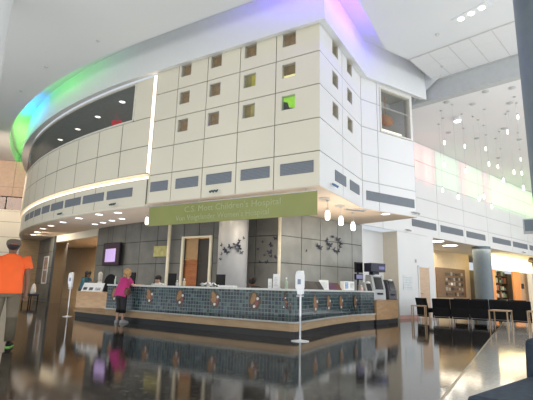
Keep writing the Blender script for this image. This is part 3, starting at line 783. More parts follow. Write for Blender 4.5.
t = thing('balcony_railing', 'dark balcony railing with glass panels on the far left upper floor', 'railing', tuple(S_lw(0, 5.28, -.05)), 0)
mb = MB(); mb.loft([[S_lw(-14, z, -.02), S_lw(2.6, z, -.02), S_lw(2.6, z, -.08), S_lw(-14, z, -.08)] for z in (6.05, 6.1)]); mb.build('handrail', M['black'], t)
mb = MB(); mb.loft([[S_lw(-14, z, -.04), S_lw(2.6, z, -.04), S_lw(2.6, z, -.06), S_lw(-14, z, -.06)] for z in (5.3, 6.04)]); mb.build('railing_pane', glass_mat('railing_glass', (.35, .30, .27), .08), t)
for k in range(9):
    mb = MB(); u = 2.4-k*1.7; mb.loft([[S_lw(u-.03, z, -.02), S_lw(u+.03, z, -.02), S_lw(u+.03, z, -.08), S_lw(u-.03, z, -.08)] for z in (5.28, 6.05)]); mb.build('railing_post', M['black'], t)
for k, (u, w_, h_) in enumerate(((-.15, .35, .55), (.42, .16, .62), (.78, .14, .5))):
    mb = MB(); mb.loft([[S_lw(u-w_, z, -.3), S_lw(u+w_, z, -.3), S_lw(u+w_*.9, z, -.7), S_lw(u-w_*.9, z, -.7)] for z in (5.28, 5.28+h_*.5)]); mb.loft([[S_lw(u-w_, z, -.6), S_lw(u+w_, z, -.6), S_lw(u+w_*.9, z, -.7), S_lw(u-w_*.9, z, -.7)] for z in (5.28+h_*.5, 5.28+h_)])
    tag(mb.build('armchair', M['brown']), 'dark seat behind the far left balcony railing, %s from the left' % ORD[k], 'seat', 'seats on the far left balcony')
# wood panel with coloured artwork between cream wall and dark wall
mb = MB(); w0 = V((-24.99, 14.41, 0)); w1_ = V((-24.2, 15.3, 0)); mb.loft([[p+V((0, 0, z)) for p in (S_lw(1.77, 0, .0), Ll+V((.3, -.1, 0)), Ll+V((.3, .2, 0)), S_lw(1.77, 0, -.2))] for z in (0, HS)]); struct(mb.build('wall_wood_left', wood_mat('left_panel_wood', (.34, .22, .10), (.46, .31, .15))))

# ================================================================== SOFFIT LIGHTS, PENDANTS, SIGN
DL = [(-12.11, 10.18), (-13.09, 10.17), (-14.64, 10.48), (-16.29, 10.94), (-17.85, 11.43), (-19.25, 11.95), (-20.93, 12.7), (-22.28, 13.31)]
for i, (x, y) in enumerate(DL): round_light('downlight', 'round white downlight in the front row under the round balcony, %s from the right' % ORD[i], 'light', (x, y, HS), .13, 'front row balcony downlights')
for i, (x, y) in enumerate([(-13.08, 11.22), (-13.87, 11.41), (-14.7, 11.66), (-15.45, 11.85)]):
    round_light('downlight', 'round white downlight in the back row near the dark wall, %s from the right' % ORD[i], 'light', (x, y, HS), .12, 'back row downlights')
for i, (x, y) in enumerate([(-4.55, 10.79), (-4.55, 11.95)]):
    t = thing('downlight', 'dark ringed round downlight under the block above the pendants, %s' % ('nearer one', 'farther one')[i], 'light', (x, y, HS))
    mb = MB(); mb.lathe((x, y, HS), [(.15, 0), (.15, -.02), (.1, -.02), (.09, -.002)], 20); mb.build('trim_ring', M['beam'], t)
    mb = MB(); mb.cyl((x, y), .088, HS-.012, HS-.004, 16); mb.build('lens', mat('lens_dim', (.5, .42, .33), .4), t)
round_light('downlight', 'lit round downlight near the far end of the block underside', 'light', (-3.7, 13.85, HS), .13, None)
t = thing('air_diffuser', 'flat slotted ceiling vent under the block near the dark wall', 'vent', (-4.35, 12.75, HS))
mb = MB(); mb.box((-4.35, 12.75, HS-.015), (.16, .7, .03), radians(-40)); mb.build('diffuser_frame', M['beam'], t)
mb = MB(); mb.box((-4.35, 12.75, HS-.032), (.08, .62, .006), radians(-40)); mb.build('slot', M['black'], t)

def pendant(label, x, y, z, top, group, r=.055, h=.24):
    t = thing('pendant_light', label, 'pendant light', (x, y, top), 0, group)
    mb = MB(); mb.lathe((x, y, top), [(.05, 0), (.05, -.02), (.012, -.035)], 14); mb.build('canopy', M['cord'], t)
    mb = MB(); mb.cyl((x, y), .003 if r < .05 else .006, z+h/2, top-.03, 6); mb.build('cord', M['cord'], t)
    mb = MB(); mb.lathe((x, y, z), [(.02, h/2+.06), (r*.55, h/2+.04), (r*.6, h/2)], 14); mb.build('cap', M['steel'], t)
    mb = MB(); mb.lathe((x, y, z), [(r*.6, h/2), (r, h*.25), (r, -h*.35), (r*.75, -h/2)], 14); mb.build('shade', M['pend_glow'], t, smooth=True)
    return t
for i, (x, y, z) in enumerate([(-4.6, 11.13, 3.13), (-4.6, 12.18, 3.13), (-4.6, 13.25, 3.10)]):
    pendant('glowing white pendant hanging right of the olive sign, %s from the left' % ORD[i], x, y, z, HS, 'pendants beside the sign', .07, .26)
pendant('single glowing pendant hanging at the left end of the olive sign', -10.2, 9.75, 3.08, HS, None, .06, .24)
# sign
t = thing('hospital_sign', 'long olive green hanging sign with pale hospital lettering over the reception counter', 'sign', (-7.05, 9.5, 2.86))
mb = MB(); mb.bb(-9.88, -4.2, 9.50, 9.53, 2.86, 3.47); mb.build('panel', M['sign'], t, bevel=.004)
mb = MB(); mb.bb(-9.88, -4.2, 9.495, 9.535, 3.455, 3.475); mb.build('top_rail', M['steel'], t)
for x in (-9.3, -7.9, -6.3, -4.5):
    mb = MB(); mb.cyl((x, 9.515), .012, 3.47, HS, 8); mb.build('hanger', M['steel'], t)
def text(body, size, x, z, y, m, parent, width=None):
    cu = bpy.data.curves.new('t', 'FONT'); cu.body = body; cu.size = size; cu.extrude = .004; cu.align_x = 'LEFT'; cu.resolution_u = 2
    o = bpy.data.objects.new('t', cu); COL.objects.link(o); bpy.context.view_layer.update()
    me = bpy.data.meshes.new_from_object(o.evaluated_get(bpy.context.evaluated_depsgraph_get())); bpy.data.objects.remove(o)
    xs = [v.co.x for v in me.vertices]; s = width/(max(xs)-min(xs)) if width else 1
    R = Matrix.Translation((x, y, z)) @ Matrix.Rotation(pi/2, 4, 'X') @ Matrix.Scale(s, 4, (1, 0, 0))
    inv = (Matrix.Translation(parent['_loc']) @ Matrix.Rotation(parent['_rz'], 4, 'Z')).inverted()
    me.transform(inv @ R); me.materials.append(m)
    q = bpy.data.objects.new('lettering', me); COL.objects.link(q); q.parent = parent; return q
text("C.S. Mott Children's Hospital", .25, -8.45, 3.20, 9.496, M['sign_text'], t, 3.22)
text("Von Voigtlander Women's Hospital", .23, -8.76, 2.96, 9.496, M['sign_text'], t, 3.2)

# little clusters of spot heads on the bottom band, and dome cameras
def cluster(label, S, u, z, col):
    c = S(u, z, 0); t = thing('spotlight_cluster', label, 'spotlight', tuple(c))
    mb = MB(); a, b = S(u-.11, z-.03, .0), S(u+.11, z+.03, .0)
    mb.loft([[S(u-.12, z-.02, 0), S(u+.12, z-.02, 0), S(u+.12, z-.02, .04), S(u-.12, z-.02, .04)], [S(u-.12, z+.03, 0), S(u+.12, z+.03, 0), S(u+.12, z+.03, .04), S(u-.12, z+.03, .04)]])
    mb.build('bracket', M['white'], t)
    for k in (-.09, 0, .09):
        mb = MB(); p = S(u+k, z+.01, .05); q = S(u+k*1.2, z-.05, .14); mb.tube([p, q], [.02, .035], 10); mb.build('head', col, t)
hd = mat('spot_head_slate', (.06, .10, .10), .4); hd2 = mat('spot_head_blue', (.12, .22, .34), .4)
cluster('three small dark spot heads below a vent on the block front', S_front, -7.25, 3.72, hd)
cluster('three small blue grey spot heads on the right face near the corner', S_right, 10.2, 3.75, hd2)
cluster('three small dark spot heads on the curved band near its right end', S_low, .062, 3.72, hd) if False else cluster('three small dark spot heads on the curved band near its right end', lambda u, z, o=0: S_low(u/27.0, z, o), 1.75, 3.72, hd)
cluster('small spot heads farther along the curved band', lambda u, z, o=0: S_low(u/27.0, z, o), 5.3, 3.70, hd)
cluster('small spot heads at the far end of the angled block face', S_cham, 2.38, 3.70, M['steel'])
cluster('small spot heads under the right hall wall beside the block', S_rw, .75, 3.68, M['steel'])
cluster('small spot heads under a vent on the far right hall wall', S_rw, ruw(31.2), 3.68, M['steel'])

# main ceiling fittings
t = thing('ceiling_light', 'recessed triple ceiling lamp at the top right of the lobby ceiling', 'light', (-.65, 11.75, HC), 0)
mb = MB(); d = V((.9, -.42, 0)).normalized(); c = V((-.65, 11.8, HC))
mb.loft([[c+d*a+V((-d.y, d.x, 0))*b+V((0, 0, z)) for a, b in ((-.5, -.16), (.5, -.16), (.5, .16), (-.5, .16))] for z in (0, -.02)]); mb.build('housing', M['ceiling'], t)
for k in (-.3, 0, .3):
    p = c+d*k; mb = MB(); mb.lathe(p+V((0, 0, -.02)), [(.075, 0), (.075, -.012), (.02, -.02)], 16); mb.build('bulb', M['lamp'], t)
for i, (x, y) in enumerate([(-11.0, 7.83), (-14.07, 8.06), (-16.84, 8.77), (-1.63, 12.41), (-1.8, 14.44)]):
    mb = MB(); mb.lathe((x, y, HC+.004), [(.06, 0), (.06, -.015), (.025, -.03), (.012, -.07)], 12)
    tag(mb.build('sprinkler', M['beam']), ['small grey sprinkler head on the left ceiling, nearest the camera', 'small grey sprinkler head on the left ceiling, middle one', 'small grey sprinkler head on the left ceiling, farthest left', 'small grey sprinkler on the right ceiling in front of the tiles', 'small grey sprinkler in the lay-in ceiling tiles'][i], 'sprinkler', 'ceiling sprinklers')

# hall pendants hanging from the hall ceiling behind the step
HP = [(-2.25, 17.41, 6.87), (-.07, 18.05, 7.17), (.35, 23.05, 7.4), (-.57, 20.88, 6.59), (-.9, 18.94, 6.88), (-1.67, 18.94, 7.1), (-2.2, 16.6, 5.75), (-.45, 22.56, 6.34), (.3, 17.1, 7.35),
      (-1.55, 17.3, 5.6), (-.75, 17.2, 5.75), (.02, 17.8, 5.5), (.3, 20.5, 6.1), (-.38, 20.0, 5.75), (-2.5, 18.0, 5.1), (-1.75, 16.2, 4.4), (-1.2, 17.75, 4.6), (-1.05, 18.2, 4.75), (.25, 16.5, 4.6), (-.9, 20.2, 4.7)]
for i, (x, y, z) in enumerate(HP):
    lab = 'slim glowing pendant over the right hall, ' + ['upper leftmost by the grey ceiling step', 'high one left of the grey column', 'farthest one low by the grey column', 'hanging mid height right of centre', 'upper one second row', 'upper one left of centre', 'over the pink lit wall', 'far one over green wall', 'highest nearest the grey column',
        'middle height over the green wall left', 'middle height centre', 'middle height near the grey column', 'far middle height by the column', 'middle height far one', 'low leftmost over the wall panels', 'lowest one on the left', 'low one beside the lowest', 'low one in the middle', 'low one nearest the grey column', 'low far one'][i]
    pendant(lab, x, y, z, HH, 'slim pendants over the hall', .032, .17)
t = thing('ceiling_spotlight', 'bright round lamp under the hall ceiling among the pendants', 'light', (-1.75, 17.6, HH))
mb = MB(); mb.lathe((-1.75, 17.6, HH), [(.1, 0), (.1, -.05), (.16, -.08), (.16, -.14), (.1, -.16)], 16); mb.build('housing', M['white'], t)
mb = MB(); mb.lathe((-1.75, 17.6, HH-.15), [(.12, 0), (.12, -.02), (.03, -.04)], 16); mb.build('lens', M['lamp'], t)
for i, (px, py) in enumerate([(-1.9, 15.9), (-.6, 15.6), (.2, 15.7), (.1, 17.0), (-1.1, 16.5), (-2.3, 19.2), (-1.3, 20.5), (-.2, 19.7), (.35, 21.5), (-.6, 24.1)]):
    mb = MB(); mb.lathe((px, py, HH), [(.11, 0), (.11, -.015), (.03, -.05)], 14)
    tag(mb.build('ceiling_canopy', M['beam']), 'small grey round cap on the hall ceiling', 'ceiling cap', 'grey caps on the hall ceiling')

# ================================================================== RECEPTION COUNTER
t = thing('reception_counter', 'long reception counter faced with dark blue green mosaic tiles on a wood plinth', 'reception counter', (-7, 9.2, 0))
FR = [(-11.15, 9.26), (-9.6, 9.10), (-7.9, 8.95), (-6.2, 8.86), (-4.55, 8.80), (-4.45, 8.83), (-4.42, 8.93), (-4.50, 9.9), (-4.58, 11.2), (-4.58, 12.4), (-4.48, 13.5), (-4.28, 14.3)]
def offs(path, d):
    out = []
    for i, p in enumerate(path):
        a = V(path[max(i-1, 0)]); b = V(path[min(i+1, len(path)-1)]); q = (b-a).normalized(); n = V((q.y, -q.x))
        out.append((p[0]+n.x*d, p[1]+n.y*d))
    return out
def band(d0, d1, z0, z1):
    a, b = offs(FR, d0), offs(FR, d1); mb = MB()
    mb.loft([[(*a[i], z0), (*b[i], z0), (*b[i], z1), (*a[i], z1)] for i in range(len(FR))]); return mb
band(0, -.12, .36, 1.03).build('mosaic_front', M['mosaic'], t, world=True)
# object coordinates of the mosaic are local to the counter; fine for the tile grid
band(.03, -.62, 1.03, 1.075).build('counter_top', M['top'], t)
band(.045, -.12, .325, .36).build('ledge', M['top'], t)
band(.015, -.12, .15, .325).build('plinth', M['wood_dark'], t)
band(-.02, -.12, 0, .15).build('kickboard', M['kick'], t)
band(-.55, -.6, 0, 1.03).build('back_panel', M['wood'], t)
mot = [mat('motif_tan', (.24, .125, .05), .35, var=.25, scale=30), mat('motif_red', (.15, .05, .045), .35, var=.3, scale=30), mat('motif_white', (.55, .55, .52), .35), mat('motif_green', (.05, .035, .02), .35, var=.3, scale=25)]
def motif(P, ux, n, k, s=1.0):
    mb = MB(); ux = V(ux); n = V(n); rr = random.Random(k)
    def blob(cu, cz, ru, rz_, rot, mi, dd, np=12):
        mb.cur = mi; pts = []
        for i in range(np):
            a = 2*pi*i/np; x = ru*cos(a)*(1+.15*cos(3*a)); z = rz_*sin(a); x, z = x*cos(rot)-z*sin(rot), x*sin(rot)+z*cos(rot)
            pts.append((cu+x, cz+z))
        mb.loft([[V(P)+ux*x*s+V((0, 0, z*s))+n*o for x, z in pts] for o in (.0, dd)])
    blob(0, .0, .17, .22, .2, 3, .006, 9)
    blob(-.03, .06, .07, .14, .35*(1 if k % 2 else -1), 0, .014)
    blob(.06, -.04, .05, .11, -.3, 1, .012)
    blob(.09, .06, .035, .035, 0, 2, .017, 10); blob(0, -.12, .035, .035, 0, 2, .017, 10)
    if k % 2: blob(-.07, -.03, .04, .07, .8, 0, .012)
    return mb.build('mosaic_motif', mot, t)
def fpt(x):  # front face y at x
    for a, b in zip(FR, FR[1:]):
        if a[0] <= x <= b[0]: return a[1]+(b[1]-a[1])*(x-a[0])/(b[0]-a[0])
for k, x in enumerate((-10.75, -9.12, -7.90, -6.70, -5.50)): motif((x, fpt(x)-.001, .77), (1, 0, 0), (0, -1, 0), k)
def fxs(y):
    for a, b in zip(FR[6:], FR[7:]):
        if a[1] <= y <= b[1]: return a[0]+(b[0]-a[0])*(y-a[1])/(b[1]-a[1])
for k, y in enumerate((10.1, 11.1, 12.05, 13.1)): motif((fxs(y)+.002, y, .72), (0, 1, 0), (1, 0, 0), k+1, 1.0)
mb = MB()
for k in range(16):
    rr = random.Random(k+50); mb.cur = rr.randrange(4); x = -4.62+rr.uniform(-.09, .09); z = .62+k*.025
    mb.lathe((0, 0, 0), [(.001, 0)], 3) if False else mb.ell((x, 8.795, z), (.022, .012, .02), 8, 5)
mb.build('corner_stones', mot, t)
# left wooden desk end
t = thing('wood_desk', 'low wooden desk end at the left of the mosaic counter', 'desk', (-12.1, 9.7, 0))
dk = [(-13.1, 9.62), (-12.1, 9.42), (-11.18, 9.30), (-11.18, 9.95), (-12.0, 10.05), (-13.1, 10.25)]
mb = MB(); mb.prism(dk, .15, .78); mb.build('desk_body', M['wood'], t)
mb = MB(); mb.prism([(p[0]+(0.01 if p[0] > -11.5 else -.03), p[1]+(-.03 if i < 3 else .03)) for i, p in enumerate(dk)], .78, .82); mb.build('desk_top', M['wood'], t)
mb = MB(); mb.prism([(p[0], p[1]+(.03 if i < 3 else 0)) for i, p in enumerate(dk)], 0, .15); mb.build('kickboard', M['kick'], t)
mb = MB(); mb.prism([(-13.13, 9.58), (-12.1, 9.38), (-11.18, 9.26), (-11.18, 9.29), (-12.1, 9.41), (-13.13, 9.61)], .15, .2); mb.build('ledge', M['wood_dark'], t)
# right kiosk cabinet
t = thing('kiosk_cabinet', 'low wooden cabinet at the far end of the counter carrying the kiosks', 'cabinet', (-4.5, 15.2, 0))
kc = [(-4.22, 14.36), (-4.05, 15.2), (-3.97, 16.15), (-4.3, 17.3), (-4.62, 17.3), (-5.05, 16.2), (-5.1, 14.42)]
mb = MB(); mb.prism(kc, .15, .74); mb.build('cabinet_body', M['wood'], t)
mb = MB(); mb.prism([(p[0]+(.02 if i < 3 else 0), p[1]) for i, p in enumerate(kc)], .74, .77); mb.build('cabinet_top', M['wood'], t)
mb = MB(); mb.prism([(p[0]-(.02 if i < 3 else 0), p[1]) for i, p in enumerate(kc)], 0, .15); mb.build('kickboard', M['kick'], t)

# kiosks -----------------------------------------------------------------
def kiosk(x, y, z0, rz, h, w, label, body, topbox):
    t = thing('kiosk', label, 'kiosk', (x, y, z0), rz)
    mb = MB(); mb.loft([[(-w/2, -.22, 0), (w/2, -.22, 0), (w/2, .22, 0), (-w/2, .22, 0)], [(-w/2, -.20, h*.45), (w/2, -.20, h*.45), (w/2, .22, h*.45), (-w/2, .22, h*.45)], [(-w/2*.9, -.08, h*.98), (w/2*.9, -.08, h*.98), (w/2*.9, .2, h), (-w/2*.9, .2, h)]])
    bd = mb.build('body', body, t, world=False, bevel=.02)
    mb = MB(); mb.loft([[(-w*.32, -.215, h*.42), (w*.32, -.215, h*.42), (w*.32, -.19, h*.42), (-w*.32, -.19, h*.42)], [(-w*.3, -.12, h*.9), (w*.3, -.12, h*.9), (w*.3, -.08, h*.9), (-w*.3, -.08, h*.9)]])
    mb.build('screen', M['screen'], bd, world=False)
    mb = MB(); mb.box((0, -.235, h*.25), (w*.4, .03, h*.07)); mb.build('card_slot', M['black'], bd, world=False)
    mb = MB(); mb.ell((0, -.1, h*.97), (w*.28, .05, .04)); mb.build('crown', M['paper'], t, world=False)
    if topbox:
        mb = MB(); mb.box((-.02, .02, h+.06), (w*.5, .2, .12)); mb.box((-.02, -.02, h+.25), (w*1.15, .36, .3)); mb.build('display_box', mat('display_navy', (.02, .022, .045), .3), t, world=False, bevel=.01)
        mb = MB(); mb.box((w*.22, -.205, h+.24), (w*.45, .012, .1)); mb.build('display_panel', mat('display_blue', (.12, .12, .3), .3, emit=(.2, .2, .5), es=.3), t, world=False)
    return t
RK = radians(62)
kiosk(-4.5, 15.2, .77, RK, .86, .6, 'large silver kiosk with dark display box on top', M['silver'], True)
kiosk(-4.66, 14.66, .77, RK, .6, .34, 'small silver kiosk left of the large one at the counter end', M['silver'], False)
kiosk(-4.45, 16.75, .77, RK, .74, .42, 'dark kiosk at the far end of the wooden cabinet by the white wall', mat('kiosk_charcoal', (.06, .06, .075), .4), False)
t = thing('stacked_monitors', 'two small black monitors stacked on a post behind the kiosks', 'monitor', (-5.05, 15.0, .77))
mb = MB(); mb.box((-5.05, 15.0, 1.3), (.05, .05, 1.06)); mb.build('post', M['black'], t)
for z, hh, mm in ((1.88, .36, M['screen']), (1.55, .2, mat('monitor_lilac', (.2, .2, .34), .3, emit=(.3, .3, .55), es=.35))):
    mb = MB(); mb.box((-5.0, 14.93, z), (.34, .08, hh), RK); m_ = mb.build('monitor', M['black'], t, bevel=.008)
    mb = MB(); mb.box((-5.0+.042*cos(RK-pi/2), 14.93+.042*sin(RK-pi/2), z), (.29, .006, hh-.06), RK); mb.build('screen', mm, m_)

# things on the counter ---------------------------------------------------------
def monitor(label, x, y, z, rz, w=.46, h=.32):
    t = thing('computer_monitor', label, 'monitor', (x, y, z), rz)
    mb = MB(); mb.box((0, 0, .012), (.22, .18, .024)); mb.build('base', M['black'], t, world=False, bevel=.004)
    mb = MB(); mb.box((0, .03, .1), (.05, .03, .18)); mb.build('neck', M['black'], t, world=False)
    mb = MB(); mb.box((0, 0, .10+h/2), (w, .05, h)); cs = mb.build('casing', M['black'], t, world=False, bevel=.008)
    mb = MB(); mb.box((0, .027, .10+h/2), (w-.03, .004, h-.03)); mb.build('screen', M['screen'], cs, world=False)
# worktop behind the front
t = thing('staff_worktop', 'lower staff worktop running behind the mosaic counter', 'worktop', (-7.5, 9.9, 0))
mb = MB(); mb.bb(-10.95, -5.3, 9.72, 10.15, .74, .78); mb.build('top', M['wood'], t)
for x in (-10.9, -9.3, -7.0, -5.4): mb = MB(); mb.bb(x-.02, x+.02, 9.74, 10.12, 0, .74); mb.build('support', M['wood'], t)
monitor('black monitor behind the counter, right of the seated receptionist with white collar', -9.08, 9.87, .78, 0.1, .28, .56)
monitor('black monitor behind the counter, beside the white column', -7.28, 9.87, .78, .1, .28, .54)
monitor('black monitor behind the counter, hidden behind the woman in pink', -10.8, 9.87, .78, .1, .3, .58)
# papers
t = thing('paper_pile', 'crumpled white papers on the counter left of the white column', 'papers', (-7.1, 9.07, 1.075))
rr = random.Random(5)
for k in range(5):
    mb = MB(); x = -7.25+.085*k; pts = []
    for i in range(4):
        for j in range(4): pts.append((x-.1+.07*i, 9.0+.06*j, 1.08+.012*k*(k < 3)+rr.uniform(0, .11)*(.4+.6*sin(pi*(i+.5)/4))))
    mb.add(pts, [(i*4+j, i*4+j+1, i*4+j+5, i*4+j+4) for i in range(3) for j in range(3)]); mb.build('sheet', M['paper'], t)
def bottle(label, x, y, r, h, col):
    t = thing('bottle', label, 'bottle', (x, y, 1.075)); m_ = mat('bottle_col', col, .25)
    mb = MB(); mb.lathe((x, y, 1.075), [(r, 0), (r, h*.6), (r*.4, h*.78), (r*.4, h*.85)], 14); mb.build('body', m_, t, smooth=False)
    mb = MB(); mb.lathe((x, y, 1.075), [(r*.45, h*.85), (r*.45, h), (r*.15, h*1.01)], 12); mb.build('cap', M['white'], t)
bottle('small clear bottle on the counter left of the wooden door', -8.2, 9.12, .035, .15, (.5, .52, .5))
bottle('tan pump bottle on the counter before the door frame', -7.93, 9.1, .04, .2, (.55, .45, .3))
bottle('green and white bottle at the counter corner behind the dispenser', -4.83, 9.15, .04, .26, (.45, .55, .4))
bottle('small pale bottle on the counter behind the woman in pink', -10.95, 9.36, .03, .24, (.55, .65, .6))
t = thing('tissue_box', 'flat white box lying on the counter by the white column', 'box', (-6.45, 9.02, 1.075))
mb = MB(); mb.bb(-6.65, -6.2, 8.92, 9.12, 1.075, 1.115); mb.build('box', M['paper'], t, bevel=.004)
mb = MB(); mb.bb(-6.6, -6.25, 8.95, 9.09, 1.115, 1.12); mb.build('lid', M['white'], t)
def sign_stand(label, x, y, w, h, rz, tilt=.15, z=1.075):
    t = thing('sign_holder', label, 'sign holder', (x, y, z), rz)
    mb = MB(); mb.box((0, .03, .006), (w, .12, .012)); mb.build('base', M['white'], t, world=False)
    mb = MB(); mb.box((0, 0, h/2+.005), (w, .012, h), 0, -tilt*.4); mb.build('sheet', M['paper'], t, world=False)
    mb = MB()
    for k in range(6): mb.box((-.01*(k % 2), -.011+.06*tilt*(k-3)*.1, h*.2+h*.11*k), (w*.7-.03*(k % 3), .004, h*.03), 0, -tilt*.4)
    mb.build('print', M['beam'], t, world=False)
sign_stand('tall white notice in a holder on the counter near the corner', -5.02, 9.0, .17, .33, 0)
sign_stand('small white leaning card left of the tall notice', -5.2, 9.02, .09, .22, .5)
sign_stand('white sheet propped between dark folders on the right counter', -4.85, 11.45, .42, .26, radians(75))
# dark folders on right counter
for k, (y, cc, lab) in enumerate([(10.25, (.035, .03, .03), 'nearest to the counter corner'), (10.62, (.05, .045, .045), 'second from the counter corner'), (10.98, (.02, .02, .022), 'left of the propped white sheet'), (11.95, (.085, .03, .085), 'purple one right of the white sheet'), (12.35, (.10, .04, .03), 'brownish one at the right of the row')]):
    t = thing('folder', 'dark slanted folder on the right counter, '+lab, 'folder', (-4.85, y, 1.075), radians(75), 'dark folders on the right counter')
    mb = MB(); mb.loft([[(-.19, -.1, .0), (.19, -.1, .0), (.19, -.06, .0), (-.19, -.06, .0)], [(-.19, .06, .21), (.19, .06, .21), (.19, .1, .21), (-.19, .1, .21)]]); mb.build('cover', mat('folder_dark', cc, .5, var=.3), t, world=False, bevel=.004)
    mb = MB(); mb.box((0, .08, .1), (.3, .03, .2)); mb.build('stand', M['black'], t, world=False)
t = thing('brochure_box', 'white brochure box with a blue picture near the far end of the counter', 'brochure box', (-4.85, 13.35, 1.075), radians(72))
mb = MB(); mb.box((0, 0, .14), (.52, .16, .28)); mb.build('box', M['paper'], t, world=False, bevel=.006)
mb = MB(); mb.box((-.14, -.083, .15), (.15, .006, .2)); mb.build('picture', mat('brochure_blue', (.30, .42, .62), .5, var=.4, scale=12), t, world=False)
mb = MB(); mb.box((.13, -.083, .14), (.15, .006, .16)); mb.build('picture', mat('brochure_grey', (.55, .57, .6), .5, var=.3), t, world=False)
bottle('small pinkish jar at the far end of the counter by the brochure box', -4.62, 14.05, .06, .18, (.55, .4, .42))
# on the wooden desk: leaflets
for k, (x, cc, lab) in enumerate([(-12.72, (.05, .06, .09), 'left one with dark picture'), (-12.28, (.10, .10, .11), 'middle one with grey picture'), (-11.84, (.45, .45, .46), 'right tilted one')]):
    t = thing('leaflet_stand', 'white leaflet stand on the low wooden desk, '+lab, 'leaflet stand', (x, 9.66-.1*k, .82), [-.1, 0, .15][k], 'leaflet stands on the wooden desk')
    mb = MB(); mb.loft([[(-.2, -.05, 0), (.2, -.05, 0), (.2, -.035, 0), (-.2, -.035, 0)], [(-.2, .06, .28), (.2, .06, .28), (.2, .075, .28), (-.2, .075, .28)]]); mb.build('card', M['paper'], t, world=False)
    mb = MB(); mb.loft([[(-.11, -.035, .05), (.11, -.035, .05), (.11, -.03, .05), (-.11, -.03, .05)], [(-.11, .032, .2), (.11, .032, .2), (.11, .037, .2), (-.11, .037, .2)]]); mb.build('picture', mat('leaflet_pic', cc, .5, var=.5, scale=18), t, world=False)
    mb = MB(); mb.box((0, .07, .1), (.05, .02, .2)); mb.build('prop', M['white'], t, world=False)
t = thing('white_dispenser', 'slim white and grey dispenser standing on the desk by the dark wall', 'dispenser', (-12.38, 9.93, .82))
mb = MB(); mb.cyl((-12.38, 9.93), .07, .82, 1.15, 16); mb.build('body', M['paper'], t, smooth=False)
mb = MB(); mb.lathe((-12.38, 9.93, 1.15), [(.055, 0), (.075, .1), (.075, .27), (.03, .33)], 14); mb.build('dispenser_head', mat('dispenser_beige', (.5, .48, .42), .4), t)
# office chair backs behind the counter
def office_chair(label, x, y, rz):
    t = thing('office_chair', label, 'chair', (x, y, 0), rz)
    mb = MB()
    for k in range(5):
        a = 2*pi*k/5; mb.tube([(0, 0, .1), (.28*cos(a), .28*sin(a), .06)], [.025, .018], 8); mb.ell((.28*cos(a), .28*sin(a), .03), (.03, .03, .03), 8, 6)
    mb.build('base', M['black'], t, world=False)
    mb = MB(); mb.cyl((0, 0), .028, .09, .46, 12); mb.build('gas_post', M['steel'], t, world=False)
    mb = MB(); mb.box((0, 0, .49), (.48, .46, .08)); mb.build('seat', M['chair_black'], t, world=False, bevel=.03)
    mb = MB(); pts = [(.24*cos(a), .24*1.6*sin(a)) for a in [pi*i/12 for i in range(13)]]; pts = [(x_, z_+1.05) for x_, z_ in pts]+[(-.2, .55), (.2, .55)]
    mb.loft([[(px, -.21-.03*(pz-.5)+o, pz) for px, pz in pts] for o in (0, .06)]); mb.build('backrest', M['chair_black'], t, world=False)
    for s in (-1, 1):
        mb = MB(); mb.tube([(s*.25, .02, .5), (s*.29, .02, .68), (s*.29, -.16, .7), (s*.29, .14, .7)], .018, 8); mb.build('armrest', M['black'], t, world=False)
office_chair('black round backed office chair left of the mosaic counter', -12.75, 10.6, pi+.5)

# butterflies ------------------------------------------------------------
bfm = None
def butterfly(P, n, k, label, group, s):
    """two pairs of wings and a body, built in the plane facing n"""
    n = V(n).normalized(); up = V((0, 0, 1)); ux = up.cross(n).normalized(); rr = random.Random(k)
    rot = rr.uniform(-1.2, 1.2); t = thing('butterfly', label, 'butterfly', tuple(P), 0, group)
    def pt(x, y, z): x, y = x*cos(rot)-y*sin(rot), x*sin(rot)+y*cos(rot); return V(P)+ux*x*s+up*y*s+n*(z*s+.01)
    for sg in (-1, 1):
        mb = MB()
        for sh, lift in ((((0, .02), (.35, .5), (.75, .65), (.85, .4), (.55, .05), (.1, -.02)), .35), (((0, 0), (.5, -.02), (.65, -.3), (.42, -.62), (.12, -.35)), .28)):
            mb.loft([[pt(sg*x, y, lift*x+o) for x, y in sh] for o in (0, .03)])
        mb.build('wing', M['bfly'], t)
    mb = MB(); mb.tube([pt(0, -.35, .03), pt(0, 0, .05), pt(0, .35, .03)], [.03*s, .06*s, .03*s], 6); mb.tube([pt(0, 0, 0), pt(0, 0, -.01/s*1.0)], .006, 5); mb.build('body', M['bfly'], t)
for k, (a, z) in enumerate([(-1.78, 2.35), (-1.5, 2.19), (-1.74, 2.07), (-1.35, 2.13), (-1.16, 2.28), (-0.75, 2.35), (-0.6, 2.24), (-0.58, 2.50), (-0.25, 2.59), (-0.40, 2.13), (-1.82, 1.92)]):
    butterfly((-7.87+.472*cos(a), 11.25+.472*sin(a), z), (cos(a), sin(a), 0), k, 'small dark butterfly on the white round column', 'butterflies on the white column', (.07, .1, .06, .11, .1, .14, .13, .06, .06, .08, .06)[k])
for k, (x, z) in enumerate([(-7.39, 2.32), (-7.23, 2.55), (-6.92, 2.44), (-6.95, 2.21), (-6.74, 2.65), (-6.91, 2.08), (-7.3, 1.9), (-7.05, 1.9), (-7.14, 2.12), (-6.73, 2.05)]):
    butterfly((x, 12.008, z), (0, -1, 0), k+30, 'small dark butterfly on the dark tiles right of the white column', 'butterflies beside the column', (.06, .05, .1, .11, .09, .07, .06, .08, .05, .08)[k])
